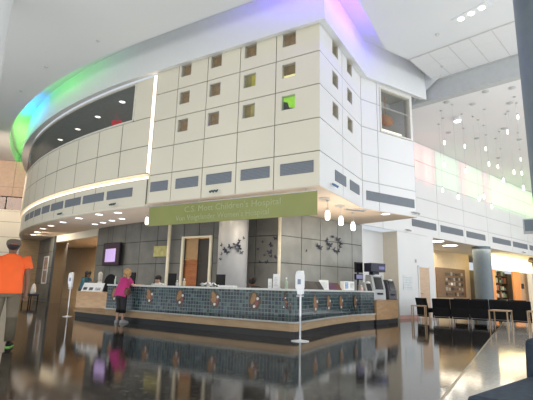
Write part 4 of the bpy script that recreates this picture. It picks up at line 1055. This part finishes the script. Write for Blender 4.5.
for k, (u, z) in enumerate([(1.75, 2.54), (1.86, 2.48), (2.2, 2.78), (2.36, 2.63), (2.5, 2.93), (2.78, 2.86), (2.93, 2.74), (2.6, 2.47), (2.78, 2.43), (2.3, 2.5), (1.2, 2.33), (2.25, 2.66), (2.9, 2.62)]):
    butterfly(S_br(u, z, .012), BNn, k+60, 'dark blue butterfly on the tiled wall below the pendants', 'butterflies below the pendants', (.12, .12, .1, .13, .08, .13, .1, .11, .12, .09, .06, .1, .09)[k])

# hand sanitiser stands -----------------------------------------------------
def sanitizer(label, x, y, rz, s=1.0):
    t = thing('sanitizer_stand', label, 'hand sanitizer stand', (x, y, 0), rz)
    mb = MB(); mb.lathe((0, 0, 0), [(.19, 0), (.19, .012), (.05, .03), (.025, .04)], 24); mb.build('base', M['white'], t, world=False)
    mb = MB(); mb.cyl((0, 0), .02, .03, 1.0, 12); mb.build('pole', M['white'], t, world=False, smooth=False)
    mb = MB(); mb.box((0, .03, 1.22), (.14, .03, .5)); mb.build('back_plate', M['white'], t, world=False, bevel=.01)
    mb = MB(); mb.loft([[(w*sx, -.05+dy*sy, z) for sx, sy in ((-1, -1), (1, -1), (1, 1), (-1, 1))] for w, dy, z in ((.05, .04, .96), (.06, .05, 1.06), (.088, .065, 1.1), (.088, .07, 1.36), (.075, .06, 1.44), (.05, .04, 1.46))]); dp = mb.build('dispenser', M['white'], t, world=False, bevel=.012)
    mb = MB(); mb.box((0, -.119, 1.23), (.07, .006, .11)); mb.build('window', mat('sanitizer_window', (.20, .26, .36), .2), dp, world=False)
    mb = MB(); mb.box((0, -.03, .93), (.12, .15, .015)); mb.build('drip_tray', M['white'], t, world=False)
    return t
sanitizer('white hand sanitizer stand by the corner of the mosaic counter', -4.15, 8.52, .2)
sanitizer('white hand sanitizer stand left of the wooden desk', -12.95, 9.25, .5).scale = (.78, .78, .97)

# ================================================================== WAITING CHAIRS, TABLES
def lounge_chair(label, x, y, rz, group='black lounge chairs'):
    t = thing('lounge_chair', label, 'chair', (x, y, 0), rz, group)
    mb = MB(); mb.box((0, .30, .40), (.58, .56, .16)); mb.build('seat', M['chair_black'], t, world=False, bevel=.03)
    mb = MB(); mb.loft([[(sx*.312, yy+o, z) for sx, o in ((-1, 0), (1, 0), (1, .09), (-1, .09))] for z, yy in ((.15, .0), (.55, -.02), (.86, -.08))]); mb.build('backrest', M['chair_black'], t, world=False, bevel=.02)
    for sx in (-1, 1):
        mb = MB(); mb.tube([(sx*.26, -.02, 0), (sx*.26, .02, .33)], .014, 8); mb.build('leg', M['leg_metal'], t, world=False)
        mb = MB(); mb.tube([(sx*.26, .54, 0), (sx*.26, .52, .33)], .014, 8); mb.build('leg', M['leg_metal'], t, world=False)
    mb = MB(); mb.tube([(-.26, .0, .2), (.26, .0, .2)], .01, 8); mb.build('crossbar', M['leg_metal'], t, world=False)
    return t
lc = None
CX = [(-3.5, 17.95, -.75, 'leftmost and turned sideways behind the small table'), (-2.72, 17.52, 0, 'second from the left with back to the lobby'), (-2.08, 17.48, 0, 'third from the left with back to the lobby'), (-1.44, 17.44, 0, 'middle of the row with back to the lobby'), (-.80, 17.42, 0, 'left of the chair behind the middle table'), (-.16, 17.40, 0, 'directly behind the wooden table')]
for i, (x, y, rz, lab) in enumerate(CX):
    L_ = 'black lounge chair on thin legs, ' + lab
    if lc is None: lc = lounge_chair(L_, x, y, rz)
    else: dup(lc, (x, y, 0), rz, L_)
# second row facing the first, backs beyond
for i, (x, y) in enumerate([(-2.3, 19.6), (-1.62, 19.55), (-.95, 19.5), (-.28, 19.45)]):
    dup(lc, (x, y+.5, 0), pi, 'black lounge chair in the far row facing the lobby, %s from the left' % ORD[i])
def side_table(label, x, y, w, d, h, rz):
    t = thing('side_table', label, 'table', (x, y, 0), rz, 'wooden side tables')
    mb = MB(); mb.box((0, 0, h-.02), (w, d, .04)); mb.build('table_top', M['tablewood'], t, world=False, bevel=.005)
    for sx in (-1, 1):
        for sy in (-1, 1):
            mb = MB(); mb.box((sx*(w/2-.02), sy*(d/2-.02), (h-.04)/2), (.035, .035, h-.04)); mb.build('leg', M['tablewood'], t, world=False)
    return t
side_table('small light wood table at the left end of the black chairs', -3.42, 17.0, .5, .42, .6, .05)
side_table('light wood table standing before the right black chairs', -.72, 16.15, .55, .75, .58, -.15)
side_table('light wood table at the right edge beside a navy chair', .28, 15.9, .5, .5, .6, -.1)

def armchair(label, x, y, rz, s=1.0):
    t = thing('armchair', label, 'armchair', (x, y, 0), rz)
    mb = MB(); mb.box((0, 0, .34 if s < 1.2 else .385), (.68 if s < 1.2 else .82, .70*s, .20 if s < 1.2 else .23)); mb.build('seat', M['chair_navy'], t, world=False, bevel=.05)
    mb = MB(); mb.loft([[(sx*(.34 if s < 1.2 else .41), -.36*s+yy+o, z) for sx, o in ((-1, 0), (1, 0), (1, .12), (-1, .12))] for z, yy in ((.25, 0), (.55, -.02), (.76 if s > 1 else .88, -.05))]); mb.build('backrest', M['chair_navy'], t, world=False, bevel=.04)
    for sx in (-1, 1):
        for sy in (-1, 1):
            mb = MB(); mb.tube([(sx*.29, sy*.29*s, 0), (sx*.28, sy*.28*s, .25)], .02, 8); mb.build('leg', M['leg_metal'], t, world=False)
    return t
armchair('navy armchair behind the wood table at the right edge', .75, 16.9, 0.1)
armchair('dark navy fabric chair cut off in the lower right foreground', .20, 3.30, radians(162), 1.57)

# ================================================================== FOREGROUND COLUMNS
mb = MB(); mb.cyl((.70, 8.6), .45, 0, HC, 40); c3 = mb.build('column_3', M['column_grey']); struct(c3)
c3.data.polygons.foreach_set('use_smooth', [len(p.vertices) == 4 for p in c3.data.polygons])
t = thing('wall_speaker', 'grey box fixed to the big blue grey column at the right edge', 'speaker box', (.2, 8.4, 2.0))
mb = MB(); mb.bb(.07, .3, 8.35, 8.6, 2.1, 2.33); mb.build('box', M['beam'], t, bevel=.01)
mb = MB(); mb.bb(.09, .28, 8.343, 8.349, 2.12, 2.31); mb.build('grille', M['column_grey'], t)
mb = MB(); mb.cyl((-11.35, 4.9), .42, 0, HC, 40); c4 = mb.build('column_4', M['ceiling']); struct(c4)

# ================================================================== PEOPLE
SK = mat('skin_brown', (.20, .10, .06), .55); SKL = mat('skin_light', (.58, .36, .26), .55)
def skin_body(name, verts, edges, radii, m, parent, root=0, sub=1):
    me = bpy.data.meshes.new(name); me.from_pydata([tuple(v) for v in verts], edges, [])
    o = bpy.data.objects.new(name, me); COL.objects.link(o)
    md = o.modifiers.new('s', 'SKIN'); md.use_smooth_shade = True
    lay = me.skin_vertices[0].data
    for i, r in enumerate(radii):
        lay[i].radius = (r, r) if not isinstance(r, tuple) else r
        lay[i].use_root = (i == root)
    sb = o.modifiers.new('b', 'SUBSURF'); sb.levels = sub; sb.render_levels = sub
    bpy.context.view_layer.update()
    m2 = bpy.data.meshes.new_from_object(o.evaluated_get(bpy.context.evaluated_depsgraph_get()))
    bpy.data.objects.remove(o)
    m2.materials.clear(); m2.materials.append(m)
    m2.polygons.foreach_set('use_smooth', [True]*len(m2.polygons))
    q = bpy.data.objects.new(name, m2); COL.objects.link(q); q.parent = parent
    return q
def elring(c, rx, ry, n=18, tilt=None, ax=0.0):
    out = []
    for k in range(n):
        a = 2*pi*k/n; e = .82
        x = rx*math.copysign(abs(cos(a))**e, cos(a)); y = ry*math.copysign(abs(sin(a))**e, sin(a))
        p = V((x*cos(ax)-y*sin(ax), x*sin(ax)+y*cos(ax), 0))
        if tilt: p = tilt @ p
        out.append(V(c)+p)
    return out
def person(label, loc, rz, J, skin, h=1.0, w=1.0):
    """J: joint dict in metres, local frame facing +Y"""
    t = thing('person', label, 'person', loc, rz)
    vs, es, rs = [], [], []
    def add(p, r, par=None):
        vs.append(V(p)); rs.append(r)
        if par is not None: es.append((par, len(vs)-1))
        return len(vs)-1
    pel = add(J['pelvis'], .125*w)
    sp = add(V(J['pelvis']).lerp(V(J['chest']), .5), .12*w, pel)
    ch = add(J['chest'], .13*w, sp)
    nk = add(J['neck'], .055, ch)
    hd_ = V(J['head']); fdir = V(J.get('face', (0, 1, 0))).normalized()
    jaw = add(hd_+V((0, 0, -.07))+fdir*.015, .07, nk)
    mid = add(hd_, .088, jaw); top_ = add(hd_+V((0, 0, .075))-fdir*.01, .062, mid)
    nose = add(hd_+fdir*.1+V((0, 0, -.015)), .014, mid)
    side = fdir.cross(V((0, 0, 1)))
    for s_ in (-1, 1): add(hd_+side*s_*.088+V((0, 0, -.01)), .014, mid)
    for s_ in ('L', 'R'):
        sh = add(J['sh'+s_], .06*w, ch); el = add(J['el'+s_], .042*w, sh); wr = add(J['wr'+s_], .028*w, el)
        d = (V(J['wr'+s_])-V(J['el'+s_])).normalized()
        if 'hd'+s_ in J: d = V(J['hd'+s_]).normalized()
        pm = add(V(J['wr'+s_])+d*.06, .03, wr)
        sd = d.cross(V((0, 1, .2))).normalized() if abs(d.y) < .8 else d.cross(V((0, 0, 1))).normalized()
        nrm = sd.cross(d).normalized()
        for k, (o_, ln) in enumerate(((-.03, .06), (-.01, .075), (.01, .07), (.03, .055))):
            a = add(V(J['wr'+s_])+d*.10+sd*o_, .0105, pm); b_ = add(V(J['wr'+s_])+d*(.10+ln*.6)+sd*o_*1.1+nrm*.006, .009, a); add(V(J['wr'+s_])+d*(.10+ln)+sd*o_*1.1+nrm*.022, .008, b_)
        a = add(V(J['wr'+s_])+d*.05+sd*(-.045), .011, pm); add(V(J['wr'+s_])+d*.095+sd*(-.06), .009, a)
        hp_ = add(J['hp'+s_], .09*w, pel); kn = add(J['kn'+s_], .058*w, hp_); cf = add(V(J['kn'+s_]).lerp(V(J['an'+s_]), .35)+V((0, -.015, 0)), .055*w, kn); an = add(J['an'+s_], .036, cf); add(J['to'+s_], .032, an)
    skin_body('body', vs, es, rs, skin, t)
    # eyes
    mb = MB()
    for s_ in (-1, 1): mb.ell(hd_+fdir*.082+side*s_*.032+V((0, 0, .012)), (.011, .011, .008), 8, 6)
    mb.build('eyes', M['black'], t, world=False)
    mb = MB(); mb.ell(hd_+fdir*.082+V((0, 0, -.062)), (.024, .012, .007), 8, 6); mb.build('mouth', mat('lips', (.35, .13, .11), .5), t, world=False)
    return t
def garment_top(t, J, m, hem, rx, ry, sleeve, w=1.0, sl_r=(.085, .075), chest=(.20, .125)):
    mb = MB(); pe, chs, nk = V(J['pelvis']), V(J['chest']), V(J['neck'])
    ax = (chs-pe).normalized(); til = V((0, 0, 1)).rotation_difference(ax).to_matrix()
    shw = (V(J['shR'])-V(J['shL'])).length/2
    mids = (V(J['shL'])+V(J['shR']))/2
    rings = [elring(pe+ax*hem, rx, ry, 18, til), elring(pe+ax*(hem+.08), rx*1.0, ry*1.02, 18, til), elring(pe.lerp(chs, .5), rx*.95, ry*.98, 18, til), elring(chs, chest[0], chest[1], 18, til), elring(mids-ax*.03, shw+.035, .105, 18, til), elring(mids+ax*.035, shw*.72, .085, 18, til), elring(nk-ax*.005, .068, .068, 18, til)]
    mb.loft(rings)
    for s_ in ('L', 'R'):
        sh, el, wr = V(J['sh'+s_]), V(J['el'+s_]), V(J['wr'+s_])
        if sleeve <= 1: pts = [sh-(el-sh).normalized()*.03, sh.lerp(el, sleeve*.5), sh.lerp(el, sleeve)]; mb.tube(pts, [sl_r[0]*.9, sl_r[0], sl_r[1]], 12)
        else: mb.tube([sh-(el-sh).normalized()*.03, sh.lerp(el, .5), el, el.lerp(wr, sleeve-1)], [.07, .068, .058, .045], 12)
    return mb.build('shirt', m, t, world=False, smooth=True)
def garment_legs(t, J, m, to, r0, r1, r2, name='trousers', wr=(.185, .125)):
    mb = MB(); pe = V(J['pelvis'])
    mb.loft([elring(pe+V((0, 0, .10)), wr[0]*.92, wr[1], 18), elring(pe, wr[0], wr[1]*1.05, 18), elring(pe-V((0, 0, .10)), wr[0]*.95, wr[1], 18), elring((V(J['hpL'])+V(J['hpR']))/2-V((0, 0, .10)), wr[0]*.72, wr[1]*.8, 18)])
    for s_ in ('L', 'R'):
        hp_, kn, an = V(J['hp'+s_]), V(J['kn'+s_]), V(J['an'+s_])
        if to >= 1: pts = [hp_+V((0, 0, .05)), hp_.lerp(kn, .5), kn, kn.lerp(an, .5), kn.lerp(an, to-0.0 if to < 1 else .98)]; rr_ = [r0, (r0+r1)/2, r1, (r1+r2)/2, r2]
        else: pts = [hp_+V((0, 0, .05)), hp_.lerp(kn, .5), kn, kn.lerp(an, to)]; rr_ = [r0, (r0+r1)/2, r1, r2]
        mb.tube(pts, rr_, 14)
    return mb.build(name, m, t, world=False, smooth=True)
def shoes(t, J, m, sole=None):
    for s_ in ('L', 'R'):
        an, to = V(J['an'+s_]), V(J['to'+s_]); d = V((to.x-an.x, to.y-an.y, 0)).normalized(); r = V((d.y, -d.x, 0)); zb = min(an.z, to.z)-.075
        zb = max(zb, 0.0)
        c = an-d*.05
        mb = MB(); mb.cur = 0
        secs = [(-.03, .026, .06), (0, .038, .085), (.08, .042, .09), (.16, .048, .065), (.22, .044, .05), (.265, .025, .03)]
        mb.loft([[c+d*s2+r*x+V((0, 0, zb+z-c.z)) for x, z in ((-w_, .02), (w_, .02), (w_, hh*.7), (w_*.6, hh), (-w_*.6, hh), (-w_, hh*.7))] for s2, w_, hh in secs])
        mb.cur = 1; mb.loft([[c+d*s2+r*x+V((0, 0, zb+z-c.z)) for x, z in ((-w_, 0), (w_, 0), (w_, .02), (-w_, .02))] for s2, w_, hh in [(q[0], q[1]*1.06, 0) for q in secs]])
        mb.build('shoe', [m, sole or m], t, world=False)
def hair(t, J, m, shape='short', extra=None):
    hd_ = V(J['head']); f = V(J.get('face', (0, 1, 0))).normalized(); mb = MB()
    Rm = V((0, 1, 0)).rotation_difference(f).to_matrix()
    if shape == 'short': mb.ell(hd_+V((0, 0, .025))-f*.02, (.105, .112, .10), 16, 10, Rm)
    elif shape == 'bob':
        mb.ell(hd_+V((0, 0, .02))-f*.025, (.115, .12, .115), 16, 10, Rm); mb.ell(hd_+V((0, 0, -.07))-f*.05, (.105, .085, .10), 14, 8, Rm)
    elif shape == 'bun':
        mb.ell(hd_+V((0, 0, .02))-f*.02, (.108, .116, .105), 16, 10, Rm); mb.ell(hd_+V((0, 0, .02))-f*.15, (.07, .06, .065), 12, 8, Rm)
    return mb.build('hair', m, t, world=False, smooth=True)

# man in orange, seen from behind
J = dict(pelvis=(0, 0, .98), chest=(0, .0, 1.33), neck=(0, .0, 1.56), head=(.0, .035, 1.685), face=(.1, 1, 0), shL=(-.21, 0, 1.475), shR=(.21, 0, 1.475), elL=(-.28, -.03, 1.16), elR=(.28, -.03, 1.16), wrL=(-.285, .08, .90), wrR=(.285, .08, .90),
         hpL=(-.10, 0, .92), hpR=(.10, 0, .92), knL=(-.13, .05, .50), knR=(.12, .0, .50), anL=(-.14, .06, .085), anR=(.13, -.06, .085), toL=(-.16, .22, .035), toR=(.16, .10, .035))
man = person('man in a bright orange shirt and khaki trousers seen from behind at left edge', (-7.66, 4.26, 0), radians(60), J, SK, w=1.12)
garment_top(man, J, mat('orange_shirt', (.90, .125, .018), .75, var=.05, scale=5), -.10, .225, .165, .55, sl_r=(.098, .105), chest=(.235, .16))
garment_legs(man, J, mat('khaki_trousers', (.135, .11, .073), .8, var=.1), 1, .112, .085, .076, wr=(.205, .15))
shoes(man, J, M['black'], mat('green_sole', (.25, .55, .12), .6))
hair(man, J, mat('hair_black', (.012, .01, .009), .6))
mb = MB(); hd_ = V(J['head']); mb.loft([elring(hd_+V((0, 0, z)), rx, ry, 18) for z, rx, ry in ((.02, .116, .126), (.07, .118, .128), (.10, .108, .116), (.122, .07, .078), (.13, .01, .01))])
mb.loft([[hd_+V((x, y, .025+z)) for x, y in ((-.08, .11), (.08, .11), (.06, .21), (-.06, .21))] for z in (0, .015)])
mb.build('cap', mat('cap_khaki', (.13, .10, .075), .8), man, world=False, smooth=True)
mb = MB(); mb.box(hd_+V((0, -.127, .035)), (.09, .008, .022)); mb.build('cap_strap', mat('cap_strap_red', (.3, .07, .05), .7), man, world=False)

# woman in pink at the counter
J = dict(pelvis=(0, 0, .88), chest=(.02, .08, 1.17), neck=(.03, .12, 1.35), head=(.045, .15, 1.475), face=(.35, 1, -.05), shL=(-.13, .09, 1.28), shR=(.16, .09, 1.28), elL=(-.16, .20, 1.04), elR=(.22, .24, 1.09), wrL=(-.06, .38, 1.10), wrR=(.27, .42, 1.12), hdL=(.6, 1, .1), hdR=(.5, 1, -.05),
         hpL=(-.09, 0, .82), hpR=(.09, 0, .82), knL=(-.08, .04, .45), knR=(.09, .03, .45), anL=(-.08, -.02, .085), anR=(.10, .02, .085), toL=(-.11, .12, .035), toR=(.12, .15, .035))
wom = person('woman in a magenta top and black capri trousers leaning at the counter', (-10.05, 8.86, 0), radians(5), J, SKL)
wom.scale = (.96, .96, .96)
garment_top(wom, J, mat('magenta_top', (.46, .03, .17), .8, var=.08), -.12, .195, .18, .6, sl_r=(.072, .075), chest=(.175, .135))
garment_legs(wom, J, mat('black_capri', (.008, .008, .01), .8), .45, .105, .085, .08, wr=(.165, .125))
shoes(wom, J, mat('shoe_grey', (.42, .42, .42), .6))
hair(wom, J, mat('hair_blonde', (.42, .25, .10), .6, var=.3, scale=30), 'bob')
mb = MB(); mb.loft([elring((.17, .03, z), a, b, 14) for z, a, b in ((.78, .05, .09), (.82, .07, .12), (.93, .06, .11), (.98, .035, .08))]); bag = tag(mb.build('handbag', mat('handbag_brown', (.13, .05, .035), .5), None, world=False, smooth=True), 'small brown shoulder bag at the hip of the woman in magenta', 'bag')
bag.location = (-10.05, 8.86, 0); bag.rotation_euler = (0, 0, radians(5))
mb = MB(); mb.tube([(.19, .0, .97), (.21, .0, 1.15), (.1, .0, 1.36), (-.02, .02, 1.38), (-.1, .17, 1.3)], .008, 6); s_ = mb.build('strap', mat('bag_strap', (.2, .06, .05), .6), bag, world=False)

def seated(label, x, y, rz, skin, shirt, hairm, hs='short', collar=None, bow=0.0, up=0.0):
    J = dict(pelvis=(0, 0, .54+up), chest=(0, .05+bow*.6, .86+up-bow*.2), neck=(0, .07+bow, 1.02+up-bow*.4), head=(0, .11+bow*1.5, 1.15+up-bow*.6), face=(.15, 1, -.3-bow*3), shL=(-.17, .06+bow*.8, .96+up-bow*.3), shR=(.17, .06+bow*.8, .96+up-bow*.3), elL=(-.22, .16+bow, .74+up), elR=(.22, .16+bow, .74+up), wrL=(-.13, .36+bow, .82+up), wrR=(.13, .36+bow, .82+up),
             hpL=(-.09, .04, .52+up), hpR=(.09, .04, .52+up), knL=(-.1, .44, .5+up), knR=(.1, .44, .5+up), anL=(-.1, .42, .085+up*.5), anR=(.1, .42, .085+up*.5), toL=(-.11, .56, .035+up*.5), toR=(.11, .56, .035+up*.5))
    p = person(label, (x, y, 0), rz, J, skin)
    garment_top(p, J, shirt, -.06, .18, .14, 1.8, chest=(.18, .125))
    garment_legs(p, J, mat('dark_trousers', (.03, .03, .04), .8), 1, .095, .075, .06)
    shoes(p, J, M['black'])
    hair(p, J, hairm, hs)
    if collar:
        mb = MB(); n = V(J['neck']); mb.lathe(n+V((0, 0, -.06)), [(.15, 0), (.12, .05), (.065, .085)], 14); mb.build('collar', collar, p, world=False)
    return p
dh = mat('hair_dark', (.015, .012, .01), .6)
seated('seated receptionist with dark hair and white collar behind the counter', -10.05, 10.35, radians(195), SKL, mat('shirt_white', (.62, .64, .68), .7), dh, 'short', M['paper'], .0, .12)
seated('person with dark hair bowed low behind the counter right of the white column', -6.5, 10.5, radians(70), SK, mat('shirt_black', (.02, .02, .022), .8), dh, 'bun', None, .06, .13)
seated('person in a teal jacket seated writing beyond the wooden desk', -14.3, 10.75, radians(-75), SK, mat('teal_jacket', (.035, .11, .14), .8, var=.25, scale=12), dh, 'bob', None, .04, .30)
office_chair('black office chair under the receptionist with white collar', -9.55, 10.22, radians(195)) if False else None
for x, y, rz, lab in ((-10.05, 10.35, radians(195), 'round stool under the receptionist with the white collar'), (-6.5, 10.5, radians(70), 'round stool under the bowed person behind the counter'), (-14.3, 10.75, radians(-75), 'round stool under the person in teal')):
    t = thing('stool', lab, 'stool', (x, y, 0), rz, 'stools behind the counter')
    mb = MB(); mb.cyl((0, 0), .2, .38, .43, 20); mb.build('seat', M['chair_black'], t, world=False, bevel=.01)
    mb = MB(); mb.cyl((0, 0), .03, .03, .38, 12); mb.build('post', M['steel'], t, world=False)
    mb = MB(); mb.lathe((0, 0, 0), [(.2, 0), (.2, .02), (.04, .04)], 18); mb.build('base', M['black'], t, world=False)
# person in wheelchair-like dark chair far left: a dark bench with bag
t = thing('bench', 'dark blue bench seat against the dark wall behind the man in orange', 'bench', (-22.1, 13.5, 0), radians(-19))
mb = MB(); mb.box((0, 0, .44), (1.5, .5, .1)); mb.build('seat', mat('bench_navy', (.02, .03, .06), .6), t, world=False, bevel=.02)
for sx in (-1, 1):
    for sy in (-1, 1): mb = MB(); mb.box((sx*.7, sy*.2, .2), (.05, .05, .4)); mb.build('leg', M['black'], t, world=False)
mb = MB(); mb.loft([elring((-21.6, 13.32, z), a, b, 12) for z, a, b in ((.49, .1, .12), (.6, .14, .12), (.8, .12, .1), (.95, .07, .06), (1.0, .02, .02))])
tag(mb.build('white_bag', M['paper'], smooth=True), 'white bag standing on the dark blue bench', 'bag')

# ================================================================== LIGHT
w = bpy.data.worlds.new('world'); SC.world = w; w.use_nodes = True
bg = w.node_tree.nodes['Background']; bg.inputs[0].default_value = (.86, .93, 1.0, 1); bg.inputs[1].default_value = .75
def area(loc, tgt, sx, sy, power, col):
    l = bpy.data.lights.new('daylight_and_fill', 'AREA'); l.shape = 'RECTANGLE'; l.size = sx; l.size_y = sy; l.energy = power; l.color = col  # one name for window light and added fill lamps alike
    o = bpy.data.objects.new('daylight_and_fill', l); COL.objects.link(o); o.location = loc
    o.rotation_euler = (V(tgt)-V(loc)).to_track_quat('-Z', 'Y').to_euler()
area((13, 6, 4.2), (-4, 13, 4.5), 16, 7.5, 1080, (.92, .965, 1))     # tall lobby windows to the right
area((-13, -13, 4.6), (-15, 9, 6.2), 28, 7, 960, (1, .955, .86))      # added warm fill lamp behind the camera, window-like in size
area((10, 26, 4), (-2, 26, 4), 10, 6, 540, (.95, .98, 1))          # area lamp facing the right hall wall
for x, y in ((-22.3, 15.6), (-20.5, 15.05), (-18.3, 14.35), (-21, 17.5), (-17.5, 16.5)): spot((x, y, 3.52), (x, y+1.6, .6), 1300, 140, (1, .80, .56), .1, .9)
for x, y in DL[6:]: spot((x, y-.1, 3.5), (x+1.5, y+2.6, 2.4), 150, 120, (1, .88, .7), .08, .9)
for x, y in DL[:6] + [(-13.08, 11.22), (-14.7, 11.66), (-8.9, 10.6), (-7.0, 10.6), (-5.6, 10.4), (-11.0, 10.4)]: spot((x, y, 3.52), (x, y+.3, 0), 60, 130, (1, .85, .66), .08, .9)
for x, y, z in ((-4.6, 11.13, 2.9), (-4.6, 12.18, 2.9), (-4.6, 13.25, 2.88)):
    l = bpy.data.lights.new('pendant_lamp', 'POINT'); l.energy = 20; l.color = (1, .84, .64); l.shadow_soft_size = .07
    o = bpy.data.objects.new('pendant_lamp', l); COL.objects.link(o); o.location = (x, y, z)
area(tuple(S_rw(8, 3.4, -1.6)), tuple(S_rw(8, 0, -1.6)), 5, 2, 130, (1, .88, .68))
area(tuple(S_rw(15, 3.4, -.7)), tuple(S_rw(15, 0, -1.6)), 6, 1, 110, (1, .82, .55))
area((-13, -1, .4), (-13.2, -.9, 9), 32, 16, 1330, (.96, .98, 1))      # upward fill added low over the lobby floor to brighten the ceiling
area((6, 12, .4), (6, 12.1, 9), 8, 12, 560, (.96, .98, 1))  # second upward fill, added to brighten the right part of the ceiling
area((-23.5, 10, 6.2), (-27, 14.5, 6.6), 4, 1.6, 150, (1, .75, .6))  # peach fill lamp added to brighten the far left upper wall
area((-10, 13.0, 3.4), (-10, 13, 0), 1.5, .5, 18, (1, .75, .45))

# ================================================================== CAMERA
F_ = 430.0; PIT = math.atan(88/430.0); ROL = math.atan(.026); HD = radians(30.7)
hz = V((-sin(HD), cos(HD), 0)); Fw = hz*cos(PIT)+V((0, 0, sin(PIT))); R0 = V((cos(HD), sin(HD), 0)); U0 = R0.cross(Fw)
Rr = R0*cos(ROL)+U0*sin(ROL); Uu = U0*cos(ROL)-R0*sin(ROL)
cam = bpy.data.cameras.new('camera'); cam.sensor_width = 36; cam.sensor_fit = 'HORIZONTAL'; cam.lens = 36*F_/533.0; cam.clip_end = 300
co = bpy.data.objects.new('camera', cam); COL.objects.link(co)
mm = Matrix((Rr, Uu, -Fw)).transposed().to_4x4(); mm.translation = V((0, 0, 1.08)); co.matrix_world = mm
SC.camera = co
SC.view_settings.view_transform = 'Standard'
SC.view_settings.look = 'None'
SC.view_settings.exposure = 0
for o in list(SC.objects):
    for k in ('_loc', '_rz'):
        if k in o: del o[k]
